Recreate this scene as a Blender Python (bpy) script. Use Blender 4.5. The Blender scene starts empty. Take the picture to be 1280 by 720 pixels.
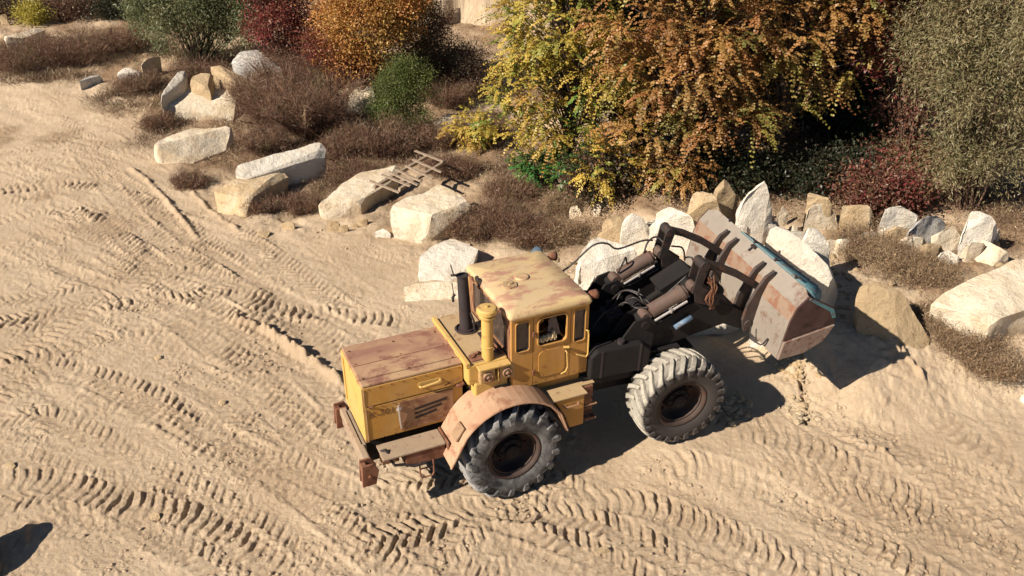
import bpy, bmesh, math, random
import numpy as np
from mathutils import Vector, Matrix, Euler, noise as mnoise
random.seed(7); rng = np.random.default_rng(11)
R = math.radians
sc = bpy.context.scene
COL = sc.collection

# ------------------------------------------------------------------ camera numbers
FPX, PITCH, CAMH = 1085.565, R(28.753), 10.005
SUN_EL, SUN_AZ = 35.0, 33.0          # light travels towards azimuth SUN_AZ (from +X)

# ------------------------------------------------------------------ small numpy helpers
def ss(t):
    t = np.clip(t, 0, 1); return t*t*(3-2*t)
def _hash(ix, iy, seed):
    n = (ix.astype(np.int64)*374761393 + iy.astype(np.int64)*668265263 + seed*144665) & 0xffffffff
    n = ((n ^ (n >> 13))*1274126177) & 0xffffffff
    n = (n ^ (n >> 16)) & 0xffffffff
    return n/4294967295.0
def vnoise(x, y, f, seed=0):
    x = np.asarray(x, float)*f; y = np.asarray(y, float)*f
    ix = np.floor(x); iy = np.floor(y); fx = x-ix; fy = y-iy
    fx = fx*fx*(3-2*fx); fy = fy*fy*(3-2*fy)
    a = _hash(ix, iy, seed); b = _hash(ix+1, iy, seed); c = _hash(ix, iy+1, seed); d = _hash(ix+1, iy+1, seed)
    return (a+(b-a)*fx)*(1-fy)+(c+(d-c)*fx)*fy - 0.5
def fbm(x, y, f, octv=4, seed=0, gain=.5):
    s = 0; a = 1
    for k in range(octv):
        s = s + a*vnoise(x+3.7*k, y-1.9*k, f, seed+k*17); f *= 2.03; a *= gain
    return s

# ------------------------------------------------------------------ terrain height
def base_h(x, y):
    x = np.asarray(x, float); y = np.asarray(y, float)
    xl = np.interp(y, [11, 14, 17.5, 24, 40], [5.6, 5.0, 2.4, 1.2, 0.5])
    wob = fbm(x, y, .45, 3, 5)
    heap = .95*ss((x-xl+.5*wob)/1.8)*ss((y-12.5+.7*wob)/2.2)
    pad = .21*ss((x-1.6)/1.6)*ss((y-10.6)/1.4)*(1-ss((y-17)/3))
    pad2 = .16*ss((y-12.9)/1.8)*ss((x-.8)/1.3)*(1-ss((y-17)/3))
    z = np.maximum(heap, 0)+pad*(1-ss((x-xl)/1.8)*ss((y-12.5)/2.2))+pad2*(1-ss((x-xl)/1.8))
    z = z + .07*np.maximum(0, y-31) + .10*np.maximum(0, y-44)
    near = np.exp(-(((x-.8)/3.6)**2+((y-12.6)/2.6)**2)**2)
    z = z + (.14*fbm(x, y, .17, 3, 2)+.03*fbm(x, y, .7, 2, 9))*(1-near)*np.clip(.35+(y-14)/30, .25, 1.4)
    return z
def ray(px, py):
    v = (360-py)/FPX
    return np.array([(px-640)/FPX, math.cos(PITCH)+v*math.sin(PITCH), -math.sin(PITCH)+v*math.cos(PITCH)])
def atz(px, py, z):
    d = ray(px, py); t = (z-CAMH)/d[2]; return np.array([d[0]*t, d[1]*t, z])
def at(px, py, dz=0.0):
    z = dz
    for _ in range(14):
        p = atz(px, py, z); z = .5*z+.5*(float(base_h(p[0], p[1]))+dz)
    return atz(px, py, z)

# ------------------------------------------------------------------ object helpers
def link(o, parent=None):
    COL.objects.link(o)
    if parent is not None: o.parent = parent
    return o
def tag(o, label=None, cat=None, group=None, kind=None):
    if label: o['label'] = label
    if cat: o['category'] = cat
    if group: o['group'] = group
    if kind: o['kind'] = kind
    return o
def empty(name, loc=(0, 0, 0), rz=0, parent=None):
    o = bpy.data.objects.new(name, None); o.location = loc; o.rotation_euler = (0, 0, rz)
    o.empty_display_size = .2
    return link(o, parent)
def np_mesh(name, V, F, mat, parent=None, col=None, smooth=False):
    """V (n,3); F (m,k) with constant k."""
    V = np.ascontiguousarray(V, np.float32); F = np.ascontiguousarray(F, np.int32)
    me = bpy.data.meshes.new(name); k = F.shape[1]
    me.vertices.add(len(V)); me.vertices.foreach_set('co', V.ravel())
    me.loops.add(F.size); me.loops.foreach_set('vertex_index', F.ravel())
    me.polygons.add(len(F)); me.polygons.foreach_set('loop_start', np.arange(len(F), dtype=np.int32)*k)
    me.polygons.foreach_set('use_smooth', np.full(len(F), smooth))
    if col is not None:
        a = me.color_attributes.new('tint', 'FLOAT_COLOR', 'POINT')
        c = np.ones((len(V), 4), np.float32); c[:, :3] = col; a.data.foreach_set('color', c.ravel())
    me.update(calc_edges=True); me.materials.append(mat)
    return link(bpy.data.objects.new(name, me), parent)

class MB:
    """collects shapes in a bmesh, built as ONE mesh object"""
    def __init__(s): s.bm = bmesh.new()
    def add(s, vs, fs, M=None):
        vv = [s.bm.verts.new(M @ Vector(v) if M is not None else Vector(v)) for v in vs]
        for f in fs:
            try: s.bm.faces.new([vv[i] for i in f])
            except ValueError: pass
        return s
    def box(s, x0, x1, y0, y1, z0, z1, M=None):
        vs = [(x, y, z) for z in (z0, z1) for y in (y0, y1) for x in (x0, x1)]
        return s.add(vs, [(0, 2, 3, 1), (4, 5, 7, 6), (0, 1, 5, 4), (2, 6, 7, 3), (0, 4, 6, 2), (1, 3, 7, 5)], M)
    def prism(s, poly, y0, y1, M=None, axis='y'):
        """poly of (x,z) extruded along y (or (x,y) along z)"""
        n = len(poly)
        f = (lambda a, b, c: (a, c, b)) if axis == 'y' else (lambda a, b, c: (a, b, c))
        if axis == 'x': f = lambda a, b, c: (c, a, b)
        vs = [f(a, b, y0) for a, b in poly]+[f(a, b, y1) for a, b in poly]
        fs = [tuple(range(n)), tuple(range(2*n-1, n-1, -1))]+[(i, i+n, (i+1) % n+n, (i+1) % n) for i in range(n)]
        return s.add(vs, fs, M)
    def tube(s, pts, rad, n=10, cap=True, M=None):
        pts = [Vector(p) for p in pts]; rs = rad if isinstance(rad, (list, tuple)) else [rad]*len(pts)
        rings = []; up = None
        for i, p in enumerate(pts):
            a = pts[max(i-1, 0)]; b = pts[min(i+1, len(pts)-1)]; t = (b-a)
            t = t.normalized() if t.length > 1e-9 else Vector((0, 0, 1))
            if up is None: up = Vector((0, 0, 1)) if abs(t.z) < .9 else Vector((1, 0, 0))
            u = t.cross(up); u = u.normalized() if u.length > 1e-6 else t.orthogonal().normalized()
            w = u.cross(t).normalized(); up = w
            rings.append([(p+rs[i]*(math.cos(2*math.pi*k/n)*u+math.sin(2*math.pi*k/n)*w)) for k in range(n)])
        vs = [v for r in rings for v in r]; fs = []
        for i in range(len(rings)-1):
            for k in range(n):
                fs.append((i*n+k, i*n+(k+1) % n, (i+1)*n+(k+1) % n, (i+1)*n+k))
        if cap: fs += [tuple(range(n-1, -1, -1)), tuple(range((len(rings)-1)*n, len(rings)*n))]
        return s.add(vs, fs, M)
    def lathe(s, prof, c, n=48, M=None, closed=False):
        """prof (r, h) around the y axis through c (h along +y)"""
        vs = []; m = len(prof)
        for k in range(n):
            a = 2*math.pi*k/n
            for r, h in prof: vs.append((c[0]+r*math.cos(a), c[1]+h, c[2]+r*math.sin(a)))
        fs = []
        for k in range(n):
            k2 = (k+1) % n
            for j in range(m if closed else m-1):
                j2 = (j+1) % m
                fs.append((k*m+j, k*m+j2, k2*m+j2, k2*m+j))
        return s.add(vs, fs, M)
    def ring_panel(s, outer, inner, d0, d1, plane):
        """flat panel with a hole. outer (u0,u1,v0,v1), inner = list of (u,v); plane(u,v,d)->xyz"""
        u0, u1, v0, v1 = outer; n = len(inner)
        cu = sum(p[0] for p in inner)/n; cv = sum(p[1] for p in inner)/n
        out = []
        ang = [math.atan2(v-cv, u-cu) for u, v in inner]
        for (u, v) in inner:
            du, dv = u-cu, v-cv; ts = []
            if du > 1e-9: ts.append((u1-cu)/du)
            if du < -1e-9: ts.append((u0-cu)/du)
            if dv > 1e-9: ts.append((v1-cv)/dv)
            if dv < -1e-9: ts.append((v0-cv)/dv)
            t = min(ts); out.append([cu+du*t, cv+dv*t])
        for (a, b) in ((u0, v0), (u0, v1), (u1, v0), (u1, v1)):       # snap nearest to the corners
            j = min(range(n), key=lambda i: (out[i][0]-a)**2+(out[i][1]-b)**2); out[j] = [a, b]
        vs = []
        for d in (d0, d1):
            vs += [plane(u, v, d) for u, v in out]; vs += [plane(u, v, d) for u, v in inner]
        fs = []
        for i in range(n):
            j = (i+1) % n
            fs += [(i, j, n+j, n+i), (2*n+i, 3*n+i, 3*n+j, 2*n+j), (n+i, n+j, 3*n+j, 3*n+i), (i, 2*n+i, 2*n+j, j)]
        return s.add(vs, fs)
    def build(s, name, mat, parent=None, bevel=0, smooth=False, seg=2, angle=35):
        bmesh.ops.recalc_face_normals(s.bm, faces=s.bm.faces[:])
        me = bpy.data.meshes.new(name); s.bm.to_mesh(me); s.bm.free(); me.materials.append(mat)
        if smooth:
            for p in me.polygons: p.use_smooth = True
        o = link(bpy.data.objects.new(name, me), parent)
        if bevel:
            m = o.modifiers.new('bevel', 'BEVEL'); m.width = bevel; m.segments = seg; m.limit_method = 'ANGLE'
            m.angle_limit = R(angle); m.harden_normals = False
        return o
def rrect(u0, u1, v0, v1, r, n=5):
    P = []
    for cx, cy, a0 in ((u1-r, v1-r, 0), (u0+r, v1-r, 90), (u0+r, v0+r, 180), (u1-r, v0+r, 270)):
        for k in range(n+1):
            a = R(a0+90*k/n); P.append((cx+r*math.cos(a), cy+r*math.sin(a)))
    return P

# ------------------------------------------------------------------ materials
MATS = {}
def nodes(name):
    m = bpy.data.materials.new(name); m.use_nodes = True; nt = m.node_tree
    b = nt.nodes['Principled BSDF']
    return m, nt, b
def ramp(nt, stops, src):
    r = nt.nodes.new('ShaderNodeValToRGB'); e = r.color_ramp.elements
    while len(e) < len(stops): e.new(.5)
    for i, (p, c) in enumerate(stops):
        e[i].position = p; e[i].color = (*c, 1) if len(c) == 3 else c
    nt.links.new(src, r.inputs[0]); return r.outputs[0]
def noise(nt, scale, detail=6, rough=.6, vec=None, dist=0):
    n = nt.nodes.new('ShaderNodeTexNoise'); n.inputs['Scale'].default_value = scale
    n.inputs['Detail'].default_value = detail; n.inputs['Roughness'].default_value = rough
    n.inputs['Distortion'].default_value = dist
    if vec is not None: nt.links.new(vec, n.inputs['Vector'])
    return n.outputs['Fac']
def coord(nt, kind='Object', scale=(1, 1, 1), rot=(0, 0, 0)):
    t = nt.nodes.new('ShaderNodeTexCoord'); m = nt.nodes.new('ShaderNodeMapping')
    m.inputs['Scale'].default_value = scale; m.inputs['Rotation'].default_value = rot
    nt.links.new(t.outputs[kind], m.inputs[0]); return m.outputs[0]
def mix(nt, fac, a, b, blend='MIX'):
    m = nt.nodes.new('ShaderNodeMix'); m.data_type = 'RGBA'; m.blend_type = blend
    for s, v in ((0, fac), (6, a), (7, b)):
        if isinstance(v, (int, float)): m.inputs[s].default_value = v
        elif isinstance(v, tuple): m.inputs[s].default_value = (*v, 1)
        else: nt.links.new(v, m.inputs[s])
    return m.outputs[2]
def bump(nt, b, h, strength=.3, dist=.02, prev=None):
    u = nt.nodes.new('ShaderNodeBump'); u.inputs['Strength'].default_value = strength; u.inputs['Distance'].default_value = dist
    nt.links.new(h, u.inputs['Height'])
    if prev is not None: nt.links.new(prev, u.inputs['Normal'])
    nt.links.new(u.outputs[0], b.inputs['Normal']); return u.outputs[0]

def worn_paint(name, base, dust, rust, rust_amt=.5, scale=3, rough=.55, streak=(1, 1, 1), dust_amt=.5, topdust=0.0, metallic=0):
    """paint whose coat is faded by dust and eaten by rust"""
    m, nt, b = nodes(name); v = coord(nt, 'Object', streak)
    n1 = noise(nt, scale, 8, .68, v, .3); n2 = noise(nt, scale*.45, 5, .6, v, .8); n3 = noise(nt, scale*9, 4, .7, v)
    faded = mix(nt, ramp(nt, [(.35, (0, 0, 0)), (.75, (dust_amt,)*3)], n2), base, dust)
    if topdust:
        g = nt.nodes.new('ShaderNodeNewGeometry'); sx = nt.nodes.new('ShaderNodeSeparateXYZ'); nt.links.new(g.outputs['Normal'], sx.inputs[0])
        f = ramp(nt, [(.55, (0, 0, 0)), (.95, (topdust,)*3)], sx.outputs[2])
        faded = mix(nt, f, faded, dust)
    t = .62-.22*rust_amt
    c = mix(nt, ramp(nt, [(t, (0, 0, 0)), (t+.10, (.9,)*3)], n1), faded, rust)
    c = mix(nt, ramp(nt, [(.63, (0, 0, 0)), (.7, (.75,)*3)], n3), c, tuple(x*.45 for x in rust))
    nt.links.new(c, b.inputs['Base Color'])
    nt.links.new(ramp(nt, [(.3, (rough,)*3), (.7, (min(1, rough+.3),)*3)], n1), b.inputs['Roughness'])
    b.inputs['Specular IOR Level'].default_value = .35; b.inputs['Metallic'].default_value = metallic
    u = bump(nt, b, noise(nt, 1.6, 3, .5, v), .35, .05); u = bump(nt, b, n1, .3, .012, u); bump(nt, b, n3, .25, .004, u); return m
YEL = (.50, .25, .043)
M = {}
M['yellow'] = worn_paint('yellow_paint', YEL, (.50, .32, .14), (.22, .085, .035), .12, 3.2, topdust=.5)
M['yellow_light'] = worn_paint('pale_yellow_paint', (.60, .37, .095), (.56, .38, .16), (.30, .13, .06), .22, 4, topdust=.35)
M['cab'] = worn_paint('cab_yellow_paint', (.475, .235, .05), (.46, .26, .12), (.22, .08, .03), .04, 4, topdust=.2)
M['roof'] = worn_paint('roof_paint', (.58, .42, .20), (.54, .40, .25), (.40, .21, .14), .62, 2.4, streak=(.8, 1.6, 1), dust_amt=.9)
M['hood_top'] = worn_paint('hood_top_primer', (.30, .15, .105), (.52, .35, .19), (.23, .10, .07), .45, 2.6, streak=(.85, 1.1, 1), dust_amt=1.0)
M['fender'] = worn_paint('fender_primer', (.42, .24, .145), (.50, .33, .21), (.29, .14, .08), .45, 2.5, dust_amt=.9)
M['rust'] = worn_paint('rusty_steel', (.19, .075, .04), (.30, .18, .11), (.12, .045, .025), .5, 5, .75)
M['deck'] = worn_paint('dusty_deck', (.45, .31, .16), (.47, .34, .20), (.25, .13, .07), .3, 3, dust_amt=.8)
M['plate'] = worn_paint('dusty_tread_plate', (.34, .25, .17), (.40, .30, .20), (.2, .10, .07), .3, 8, dust_amt=.8)
M['black'] = worn_paint('sooty_steel', (.028, .022, .024), (.07, .05, .045), (.06, .03, .025), .4, 6, .6)
M['dark'] = worn_paint('greasy_dark_frame', (.010, .008, .008), (.022, .017, .015), (.018, .011, .009), .4, 4, .7)
M['cyl'] = worn_paint('dusty_cylinder', (.10, .065, .05), (.18, .13, .10), (.16, .07, .05), .35, 7, .5)
M['steel'] = worn_paint('scuffed_bucket_steel', (.26, .22, .18), (.34, .29, .235), (.18, .11, .075), .38, 3, .5, metallic=.1, dust_amt=.8)
M['steel2'] = worn_paint('rusty_bucket_band', (.25, .165, .11), (.31, .23, .165), (.22, .10, .06), .6, 4, .55, dust_amt=.6)
M['teal'] = worn_paint('teal_bucket_paint', (.055, .17, .20), (.22, .28, .28), (.10, .08, .07), .5, 7, .5, dust_amt=.35)
M['maroon'] = worn_paint('brown_side_plate', (.055, .024, .02), (.12, .08, .065), (.03, .015, .013), .4, 5, .6, dust_amt=.4)
M['chrome'] = worn_paint('bare_rod_steel', (.55, .52, .50), (.5, .42, .35), (.3, .2, .15), .1, 8, .3, metallic=.6)
M['blue'] = worn_paint('blue_cylinder_paint', (.09, .17, .28), (.3, .33, .35), (.1, .08, .07), .3, 8, .45)
M['seat'] = worn_paint('dark_vinyl', (.03, .022, .02), (.06, .05, .04), (.04, .03, .025), .2, 6, .6)
M['lamp_blue'] = worn_paint('grey_blue_enamel', (.075, .11, .15), (.16, .19, .21), (.08, .06, .05), .2, 8, .35)
def flat(name, c, rough=.7, nscale=8, amt=.25, metallic=0):
    m, nt, b = nodes(name); n = noise(nt, nscale, 5, .6, coord(nt))
    nt.links.new(mix(nt, ramp(nt, [(.3, (0,)*3), (.7, (1,)*3)], n), tuple(x*(1-amt) for x in c), tuple(min(1, x*(1+amt)) for x in c)), b.inputs['Base Color'])
    b.inputs['Roughness'].default_value = rough; b.inputs['Metallic'].default_value = metallic
    bump(nt, b, n, .2, .01); return m
M['rubber_seal'] = flat('window_rubber', (.02, .017, .016), .6)
M['hose'] = flat('rubber_hose', (.03, .024, .022), .5)
M['cloth'] = flat('hanging_cloth', (.17, .13, .12), .9, 20)
M['fringe'] = flat('cream_fringe', (.50, .38, .22), .9, 40, .4)
M['lens'] = flat('dusty_lens', (.42, .30, .17), .35, 12)
M['paint_mark'] = flat('brown_stencil_paint', (.17, .075, .03), .8)
m, nt, b = nodes('dusty_cab_glass')
n = noise(nt, 6, 5, .6, coord(nt)); nt.links.new(ramp(nt, [(.3, (.05, .035, .03)), (.75, (.14, .10, .08))], n), b.inputs['Base Color'])
b.inputs['Roughness'].default_value = .25; b.inputs['Alpha'].default_value = .72; M['glass'] = m

def tyre_mat(name, base, dust, amt, side, r0=.80):
    m, nt, b = nodes(name); v = coord(nt); n1 = noise(nt, 3.5, 7, .65, v, .5); n2 = noise(nt, 22, 4, .6, v)
    c = mix(nt, ramp(nt, [(.5-amt*.4, (0,)*3), (.78-amt*.35, (1,)*3)], n1), base, dust)
    # worn tread (outer radius) is greyer than the side wall: object-space radius
    t = nt.nodes.new('ShaderNodeTexCoord'); s = nt.nodes.new('ShaderNodeSeparateXYZ'); nt.links.new(t.outputs['Object'], s.inputs[0])
    a = nt.nodes.new('ShaderNodeCombineXYZ'); nt.links.new(s.outputs[0], a.inputs[0]); nt.links.new(s.outputs[2], a.inputs[2])
    l = nt.nodes.new('ShaderNodeVectorMath'); l.operation = 'LENGTH'; nt.links.new(a.outputs[0], l.inputs[0])
    f = ramp(nt, [(r0, (0,)*3), (r0+.045, (side,)*3)], l.outputs['Value'])
    c = mix(nt, f, c, tuple(min(.6, x*1.25) for x in dust)); c = mix(nt, ramp(nt, [(.45, (0,)*3), (.8, (.5,)*3)], n2), c, tuple(x*.6 for x in base))
    nt.links.new(c, b.inputs['Base Color']); b.inputs['Roughness'].default_value = .85
    bump(nt, b, n2, .3, .008); return m
M['tyre'] = tyre_mat('dusty_grey_rubber', (.036, .036, .038), (.25, .24, .225), .30, 1.0)
M['tyre_front'] = tyre_mat('sand_dusted_rubber', (.05, .042, .038), (.33, .30, .245), -.3, 1.0, .76)

def rock_mat(name, c1, c2, c3, patch=.5):
    m, nt, b = nodes(name); v = coord(nt, 'Object'); n1 = noise(nt, 1.3, 8, .62, v, .6); n2 = noise(nt, 5, 8, .7, v, .2); n3 = noise(nt, 26, 6, .75, v)
    i = nt.nodes.new('ShaderNodeObjectInfo')
    c = mix(nt, ramp(nt, [(.42, (0,)*3), (.62, (1,)*3)], n1), c1, c2)
    c = mix(nt, ramp(nt, [(.62-.2*patch, (0,)*3), (.74-.15*patch, (.8,)*3)], n2), c, c3)
    c = mix(nt, ramp(nt, [(.55, (0,)*3), (.72, (.45,)*3)], n3), c, tuple(x*.7 for x in c3))
    hs = nt.nodes.new('ShaderNodeHueSaturation'); nt.links.new(c, hs.inputs['Color'])
    mr = nt.nodes.new('ShaderNodeMapRange'); nt.links.new(i.outputs['Random'], mr.inputs[0]); mr.inputs[3].default_value = .86; mr.inputs[4].default_value = 1.1
    nt.links.new(mr.outputs[0], hs.inputs['Value'])
    nt.links.new(hs.outputs[0], b.inputs['Base Color']); b.inputs['Roughness'].default_value = .9; b.inputs['Specular IOR Level'].default_value = .2
    vo = nt.nodes.new('ShaderNodeTexVoronoi'); vo.feature = 'DISTANCE_TO_EDGE'; vo.inputs['Scale'].default_value = 2.2; vo.inputs['Randomness'].default_value = 1
    wv = nt.nodes.new('ShaderNodeVectorMath'); wv.operation = 'MULTIPLY_ADD'; nt.links.new(nt.nodes[[q.name for q in nt.nodes if q.type == 'TEX_NOISE'][1]].outputs['Color'], wv.inputs[0]); wv.inputs[1].default_value = (.5, .5, .5); nt.links.new(v, wv.inputs[2]); nt.links.new(wv.outputs[0], vo.inputs['Vector'])
    ck = ramp(nt, [(.0, (0,)*3), (.035, (1,)*3)], vo.outputs['Distance'])
    u = bump(nt, b, n2, .75, .12); u = bump(nt, b, ck, .25, .02, u); bump(nt, b, n3, .6, .025, u); return m
M['rock_white'] = rock_mat('white_limestone', (.84, .77, .65), (.76, .66, .52), (.52, .38, .25), .10)
M['rock_cream'] = rock_mat('cream_limestone', (.76, .65, .49), (.64, .51, .34), (.42, .28, .17), .3)
M['rock_tan'] = rock_mat('tan_sandstone', (.50, .37, .22), (.42, .31, .18), (.28, .18, .11), .4)
M['rock_orange'] = rock_mat('ochre_sandstone', (.58, .42, .24), (.62, .50, .34), (.40, .24, .13), .35)
M['rock_grey'] = rock_mat('grey_granite', (.44, .42, .39), (.74, .69, .61), (.22, .18, .15), .5)

def leaf_mat(name, trans=.35):
    m = bpy.data.materials.new(name); m.use_nodes = True; nt = m.node_tree; nt.nodes.remove(nt.nodes['Principled BSDF'])
    a = nt.nodes.new('ShaderNodeAttribute'); a.attribute_name = 'tint'
    d = nt.nodes.new('ShaderNodeBsdfDiffuse'); t = nt.nodes.new('ShaderNodeBsdfTranslucent'); g = nt.nodes.new('ShaderNodeBsdfGlossy')
    g.inputs['Roughness'].default_value = .45; g.inputs['Color'].default_value = (.8, .8, .75, 1)
    x = nt.nodes.new('ShaderNodeMixShader'); x.inputs[0].default_value = trans; y = nt.nodes.new('ShaderNodeMixShader'); y.inputs[0].default_value = .03
    nt.links.new(a.outputs['Color'], d.inputs[0]); nt.links.new(a.outputs['Color'], t.inputs[0])
    nt.links.new(d.outputs[0], x.inputs[1]); nt.links.new(t.outputs[0], x.inputs[2])
    nt.links.new(x.outputs[0], y.inputs[1]); nt.links.new(g.outputs[0], y.inputs[2])
    nt.links.new(y.outputs[0], nt.nodes['Material Output'].inputs[0]); return m
M['leaf'] = leaf_mat('autumn_leaves'); M['straw'] = leaf_mat('dry_straw', .15)
M['bark'] = flat('grey_brown_bark', (.10, .07, .05), .9, 14, .4)
M['twig'] = flat('dry_twigs', (.15, .09, .06), .9, 20, .4)
M['wood'] = flat('weathered_pallet_wood', (.36, .27, .19), .85, 15, .35)

# ground material: sand with darker, browner earth where the 'tint' attribute says so
m, nt, b = nodes('quarry_sand'); v = coord(nt, 'Object')
a = nt.nodes.new('ShaderNodeAttribute'); a.attribute_name = 'tint'
sp = nt.nodes.new('ShaderNodeSeparateColor'); nt.links.new(a.outputs['Color'], sp.inputs[0])
n1 = noise(nt, .35, 6, .62, v, .6); n2 = noise(nt, 3.5, 8, .7, v, .3); n3 = noise(nt, 28, 8, .75, v); n4 = noise(nt, 110, 4, .7, v)
c = mix(nt, ramp(nt, [(.33, (0,)*3), (.66, (1,)*3)], n1), (.53, .395, .26), (.65, .505, .345))
c = mix(nt, ramp(nt, [(.48, (0,)*3), (.72, (.6,)*3)], n2), c, (.44, .305, .19))
c = mix(nt, ramp(nt, [(.56, (0,)*3), (.74, (.55,)*3)], n3), c, (.30, .20, .12))
c = mix(nt, ramp(nt, [(.30, (.5,)*3), (.44, (0,)*3)], n3), c, (.66, .53, .38))
br = mix(nt, ramp(nt, [(.35, (0,)*3), (.65, (1,)*3)], n2), (.23, .145, .085), (.40, .275, .165))
br = mix(nt, ramp(nt, [(.5, (0,)*3), (.7, (.7,)*3)], n3), br, (.10, .065, .042))
c = mix(nt, sp.outputs[0], c, br)
c = mix(nt, sp.outputs[1], c, (.30, .205, .125))          # darker brown between the lug prints and along the ridges
nt.links.new(c, b.inputs['Base Color']); b.inputs['Roughness'].default_value = .95; b.inputs['Specular IOR Level'].default_value = .15
u = bump(nt, b, n2, .25, .06); u = bump(nt, b, n3, .8, .045, u); bump(nt, b, n4, .6, .014, u)
M['sand'] = m
m, nt, b = nodes('sandy_cliff'); v = coord(nt, 'Object', (1, 1, .12)); n1 = noise(nt, 1.0, 7, .6, v, .8); n2 = noise(nt, 6, 7, .7, v)
c = mix(nt, ramp(nt, [(.35, (0,)*3), (.65, (1,)*3)], n1), (.50, .37, .24), (.64, .51, .35)); c = mix(nt, ramp(nt, [(.5, (0,)*3), (.7, (.6,)*3)], n2), c, (.22, .14, .09))
nt.links.new(c, b.inputs['Base Color']); b.inputs['Roughness'].default_value = .95; bump(nt, b, n1, .6, .3); M['cliff'] = m

# ------------------------------------------------------------------ THE GROUND
def catmull(P, step=.12):
    P = np.array(P, float); P = np.vstack([2*P[0]-P[1], P, 2*P[-1]-P[-2]]); out = []
    for i in range(1, len(P)-2):
        a, b_, c_, d_ = P[i-1:i+3]; L = np.linalg.norm(c_-b_); n = max(2, int(L/step))
        for t in np.arange(n)/n:
            out.append(.5*((2*b_)+(-a+c_)*t+(2*a-5*b_+4*c_-d_)*t*t+(-a+3*b_-3*c_+d_)*t**3))
    out.append(P[-2]); return np.array(out)
g0 = lambda q: atz(q[0], q[1], 0)[:2]
# (pixel polyline on the ground, width, lug kind, depth, strength)
TRACKS = [
 ([(-60, 246), (20, 236), (90, 230), (150, 240), (205, 270), (260, 318), (330, 372), (400, 425), (470, 500)], .62, 'bar', .07, 1.0),
 ([(-60, 292), (10, 272), (70, 262), (118, 276), (170, 312), (230, 356), (300, 410), (380, 478)], .72, 'bar', .09, 1.2),
 ([(30, 190), (60, 215), (85, 262), (150, 330), (230, 400), (330, 470), (420, 560)], .60, 'chev', .04, .6),
 ([(96, 178), (112, 205), (160, 262), (200, 300), (262, 340), (330, 385), (430, 430)], .60, 'bar', .05, .8),
 ([(150, 370), (200, 338), (262, 348), (330, 382), (420, 392), (520, 402)], .62, 'bar', .07, 1.1),
 ([(-60, 410), (20, 400), (80, 382), (150, 370), (240, 372), (330, 352), (400, 358)], .62, 'chev', .05, .8),
 ([(-60, 470), (30, 440), (80, 405), (140, 380), (200, 388), (270, 440), (330, 500), (400, 570)], .6, 'bar', .05, .8),
 ([(-40, 520), (40, 478), (100, 470), (170, 500), (250, 545), (340, 590), (430, 660), (520, 740)], .62, 'bar', .06, 1.0),
 ([(40, 450), (120, 470), (200, 500), (290, 556), (380, 590), (460, 630), (560, 700), (620, 760)], .62, 'chev', .045, .9),
 ([(-40, 600), (60, 600), (150, 628), (250, 650), (330, 700), (400, 760)], .62, 'bar', .055, .9),
 ([(-40, 690), (60, 660), (140, 660), (240, 690), (320, 740)], .6, 'chev', .04, .8),
 ([(330, 560), (400, 600), (470, 622), (560, 632), (650, 655), (760, 700), (850, 760)], .64, 'chev', .06, 1.2),
 ([(420, 690), (500, 670), (580, 650), (660, 640), (740, 650), (830, 690), (930, 760)], .64, 'chev', .06, 1.2),
 ([(500, 740), (560, 690), (640, 630), (720, 610)], .6, 'chev', .04, .9),
 ([(700, 625), (790, 628), (870, 655), (960, 700), (1040, 760)], .64, 'bar', .06, 1.1),
 ([(800, 590), (870, 590), (960, 620), (1060, 665), (1160, 715), (1240, 770)], .64, 'bar', .05, 1.0),
 ([(900, 545), (980, 560), (1080, 600), (1190, 650), (1330, 720)], .62, 'bar', .045, .8),
 ([(1000, 500), (1090, 540), (1180, 590), (1320, 650)], .62, 'chev', .035, .6),
 ([(1080, 470), (1150, 520), (1240, 580), (1340, 620)], .6, 'bar', .03, .6),
 ([(980, 600), (1070, 625), (1180, 680), (1300, 760)], .62, 'chev', .04, .7),
 ([(0, 165), (70, 172), (160, 182), (250, 180)], .7, 'rut', .05, .5),
 ([(0, 205), (60, 196), (130, 196), (200, 220), (290, 262), (400, 330), (470, 380)], .65, 'rut', .05, .6),
 ([(0, 130), (70, 140), (150, 160), (230, 215)], .7, 'rut', .06, .5),
 ([(240, 300), (320, 350), (420, 400), (500, 440)], .4, 'rut', .06, .9),
 ([(60, 330), (150, 360), (260, 400), (380, 470), (430, 520)], .5, 'rut', .05, .8),
 ([(810, 650), (900, 690), (1010, 740)], .45, 'rut', .06, 1.0),
 ([(960, 505), (1010, 545), (1100, 590), (1200, 620), (1320, 680)], .4, 'rut', .05, .9),
]
RIDGE = [([(286, 396), (330, 412), (372, 440), (412, 468), (432, 482)], .16, .17), ([(990, 468), (1000, 500), (1008, 545)], .10, -.14),
         ([(1084, 462), (1120, 490), (1160, 520)], .09, .09), ([(1090, 566), (1130, 600)], .08, .07), ([(30, 690), (36, 650)], .1, .08),
         ([(560, 640), (610, 652), (700, 660)], .1, .05), ([(230, 230), (262, 262), (300, 290)], .14, .1), ([(160, 210), (190, 232), (250, 300)], .14, .08)]
_r = random.Random(5)
for _t in list(TRACKS):
    if _t[2] == 'rut': continue
    for _k in range(2):
        dx, dy = _r.uniform(-70, 70), _r.uniform(22, 60)*_r.choice((-1, 1))
        TRACKS.insert(0, ([(a+dx, b+dy*(1+.2*_k)) for a, b in _t[0]], _t[1], _r.choice(('bar', 'chev', 'chev')), _t[3]*.35, _r.uniform(.35, .8)))
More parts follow.
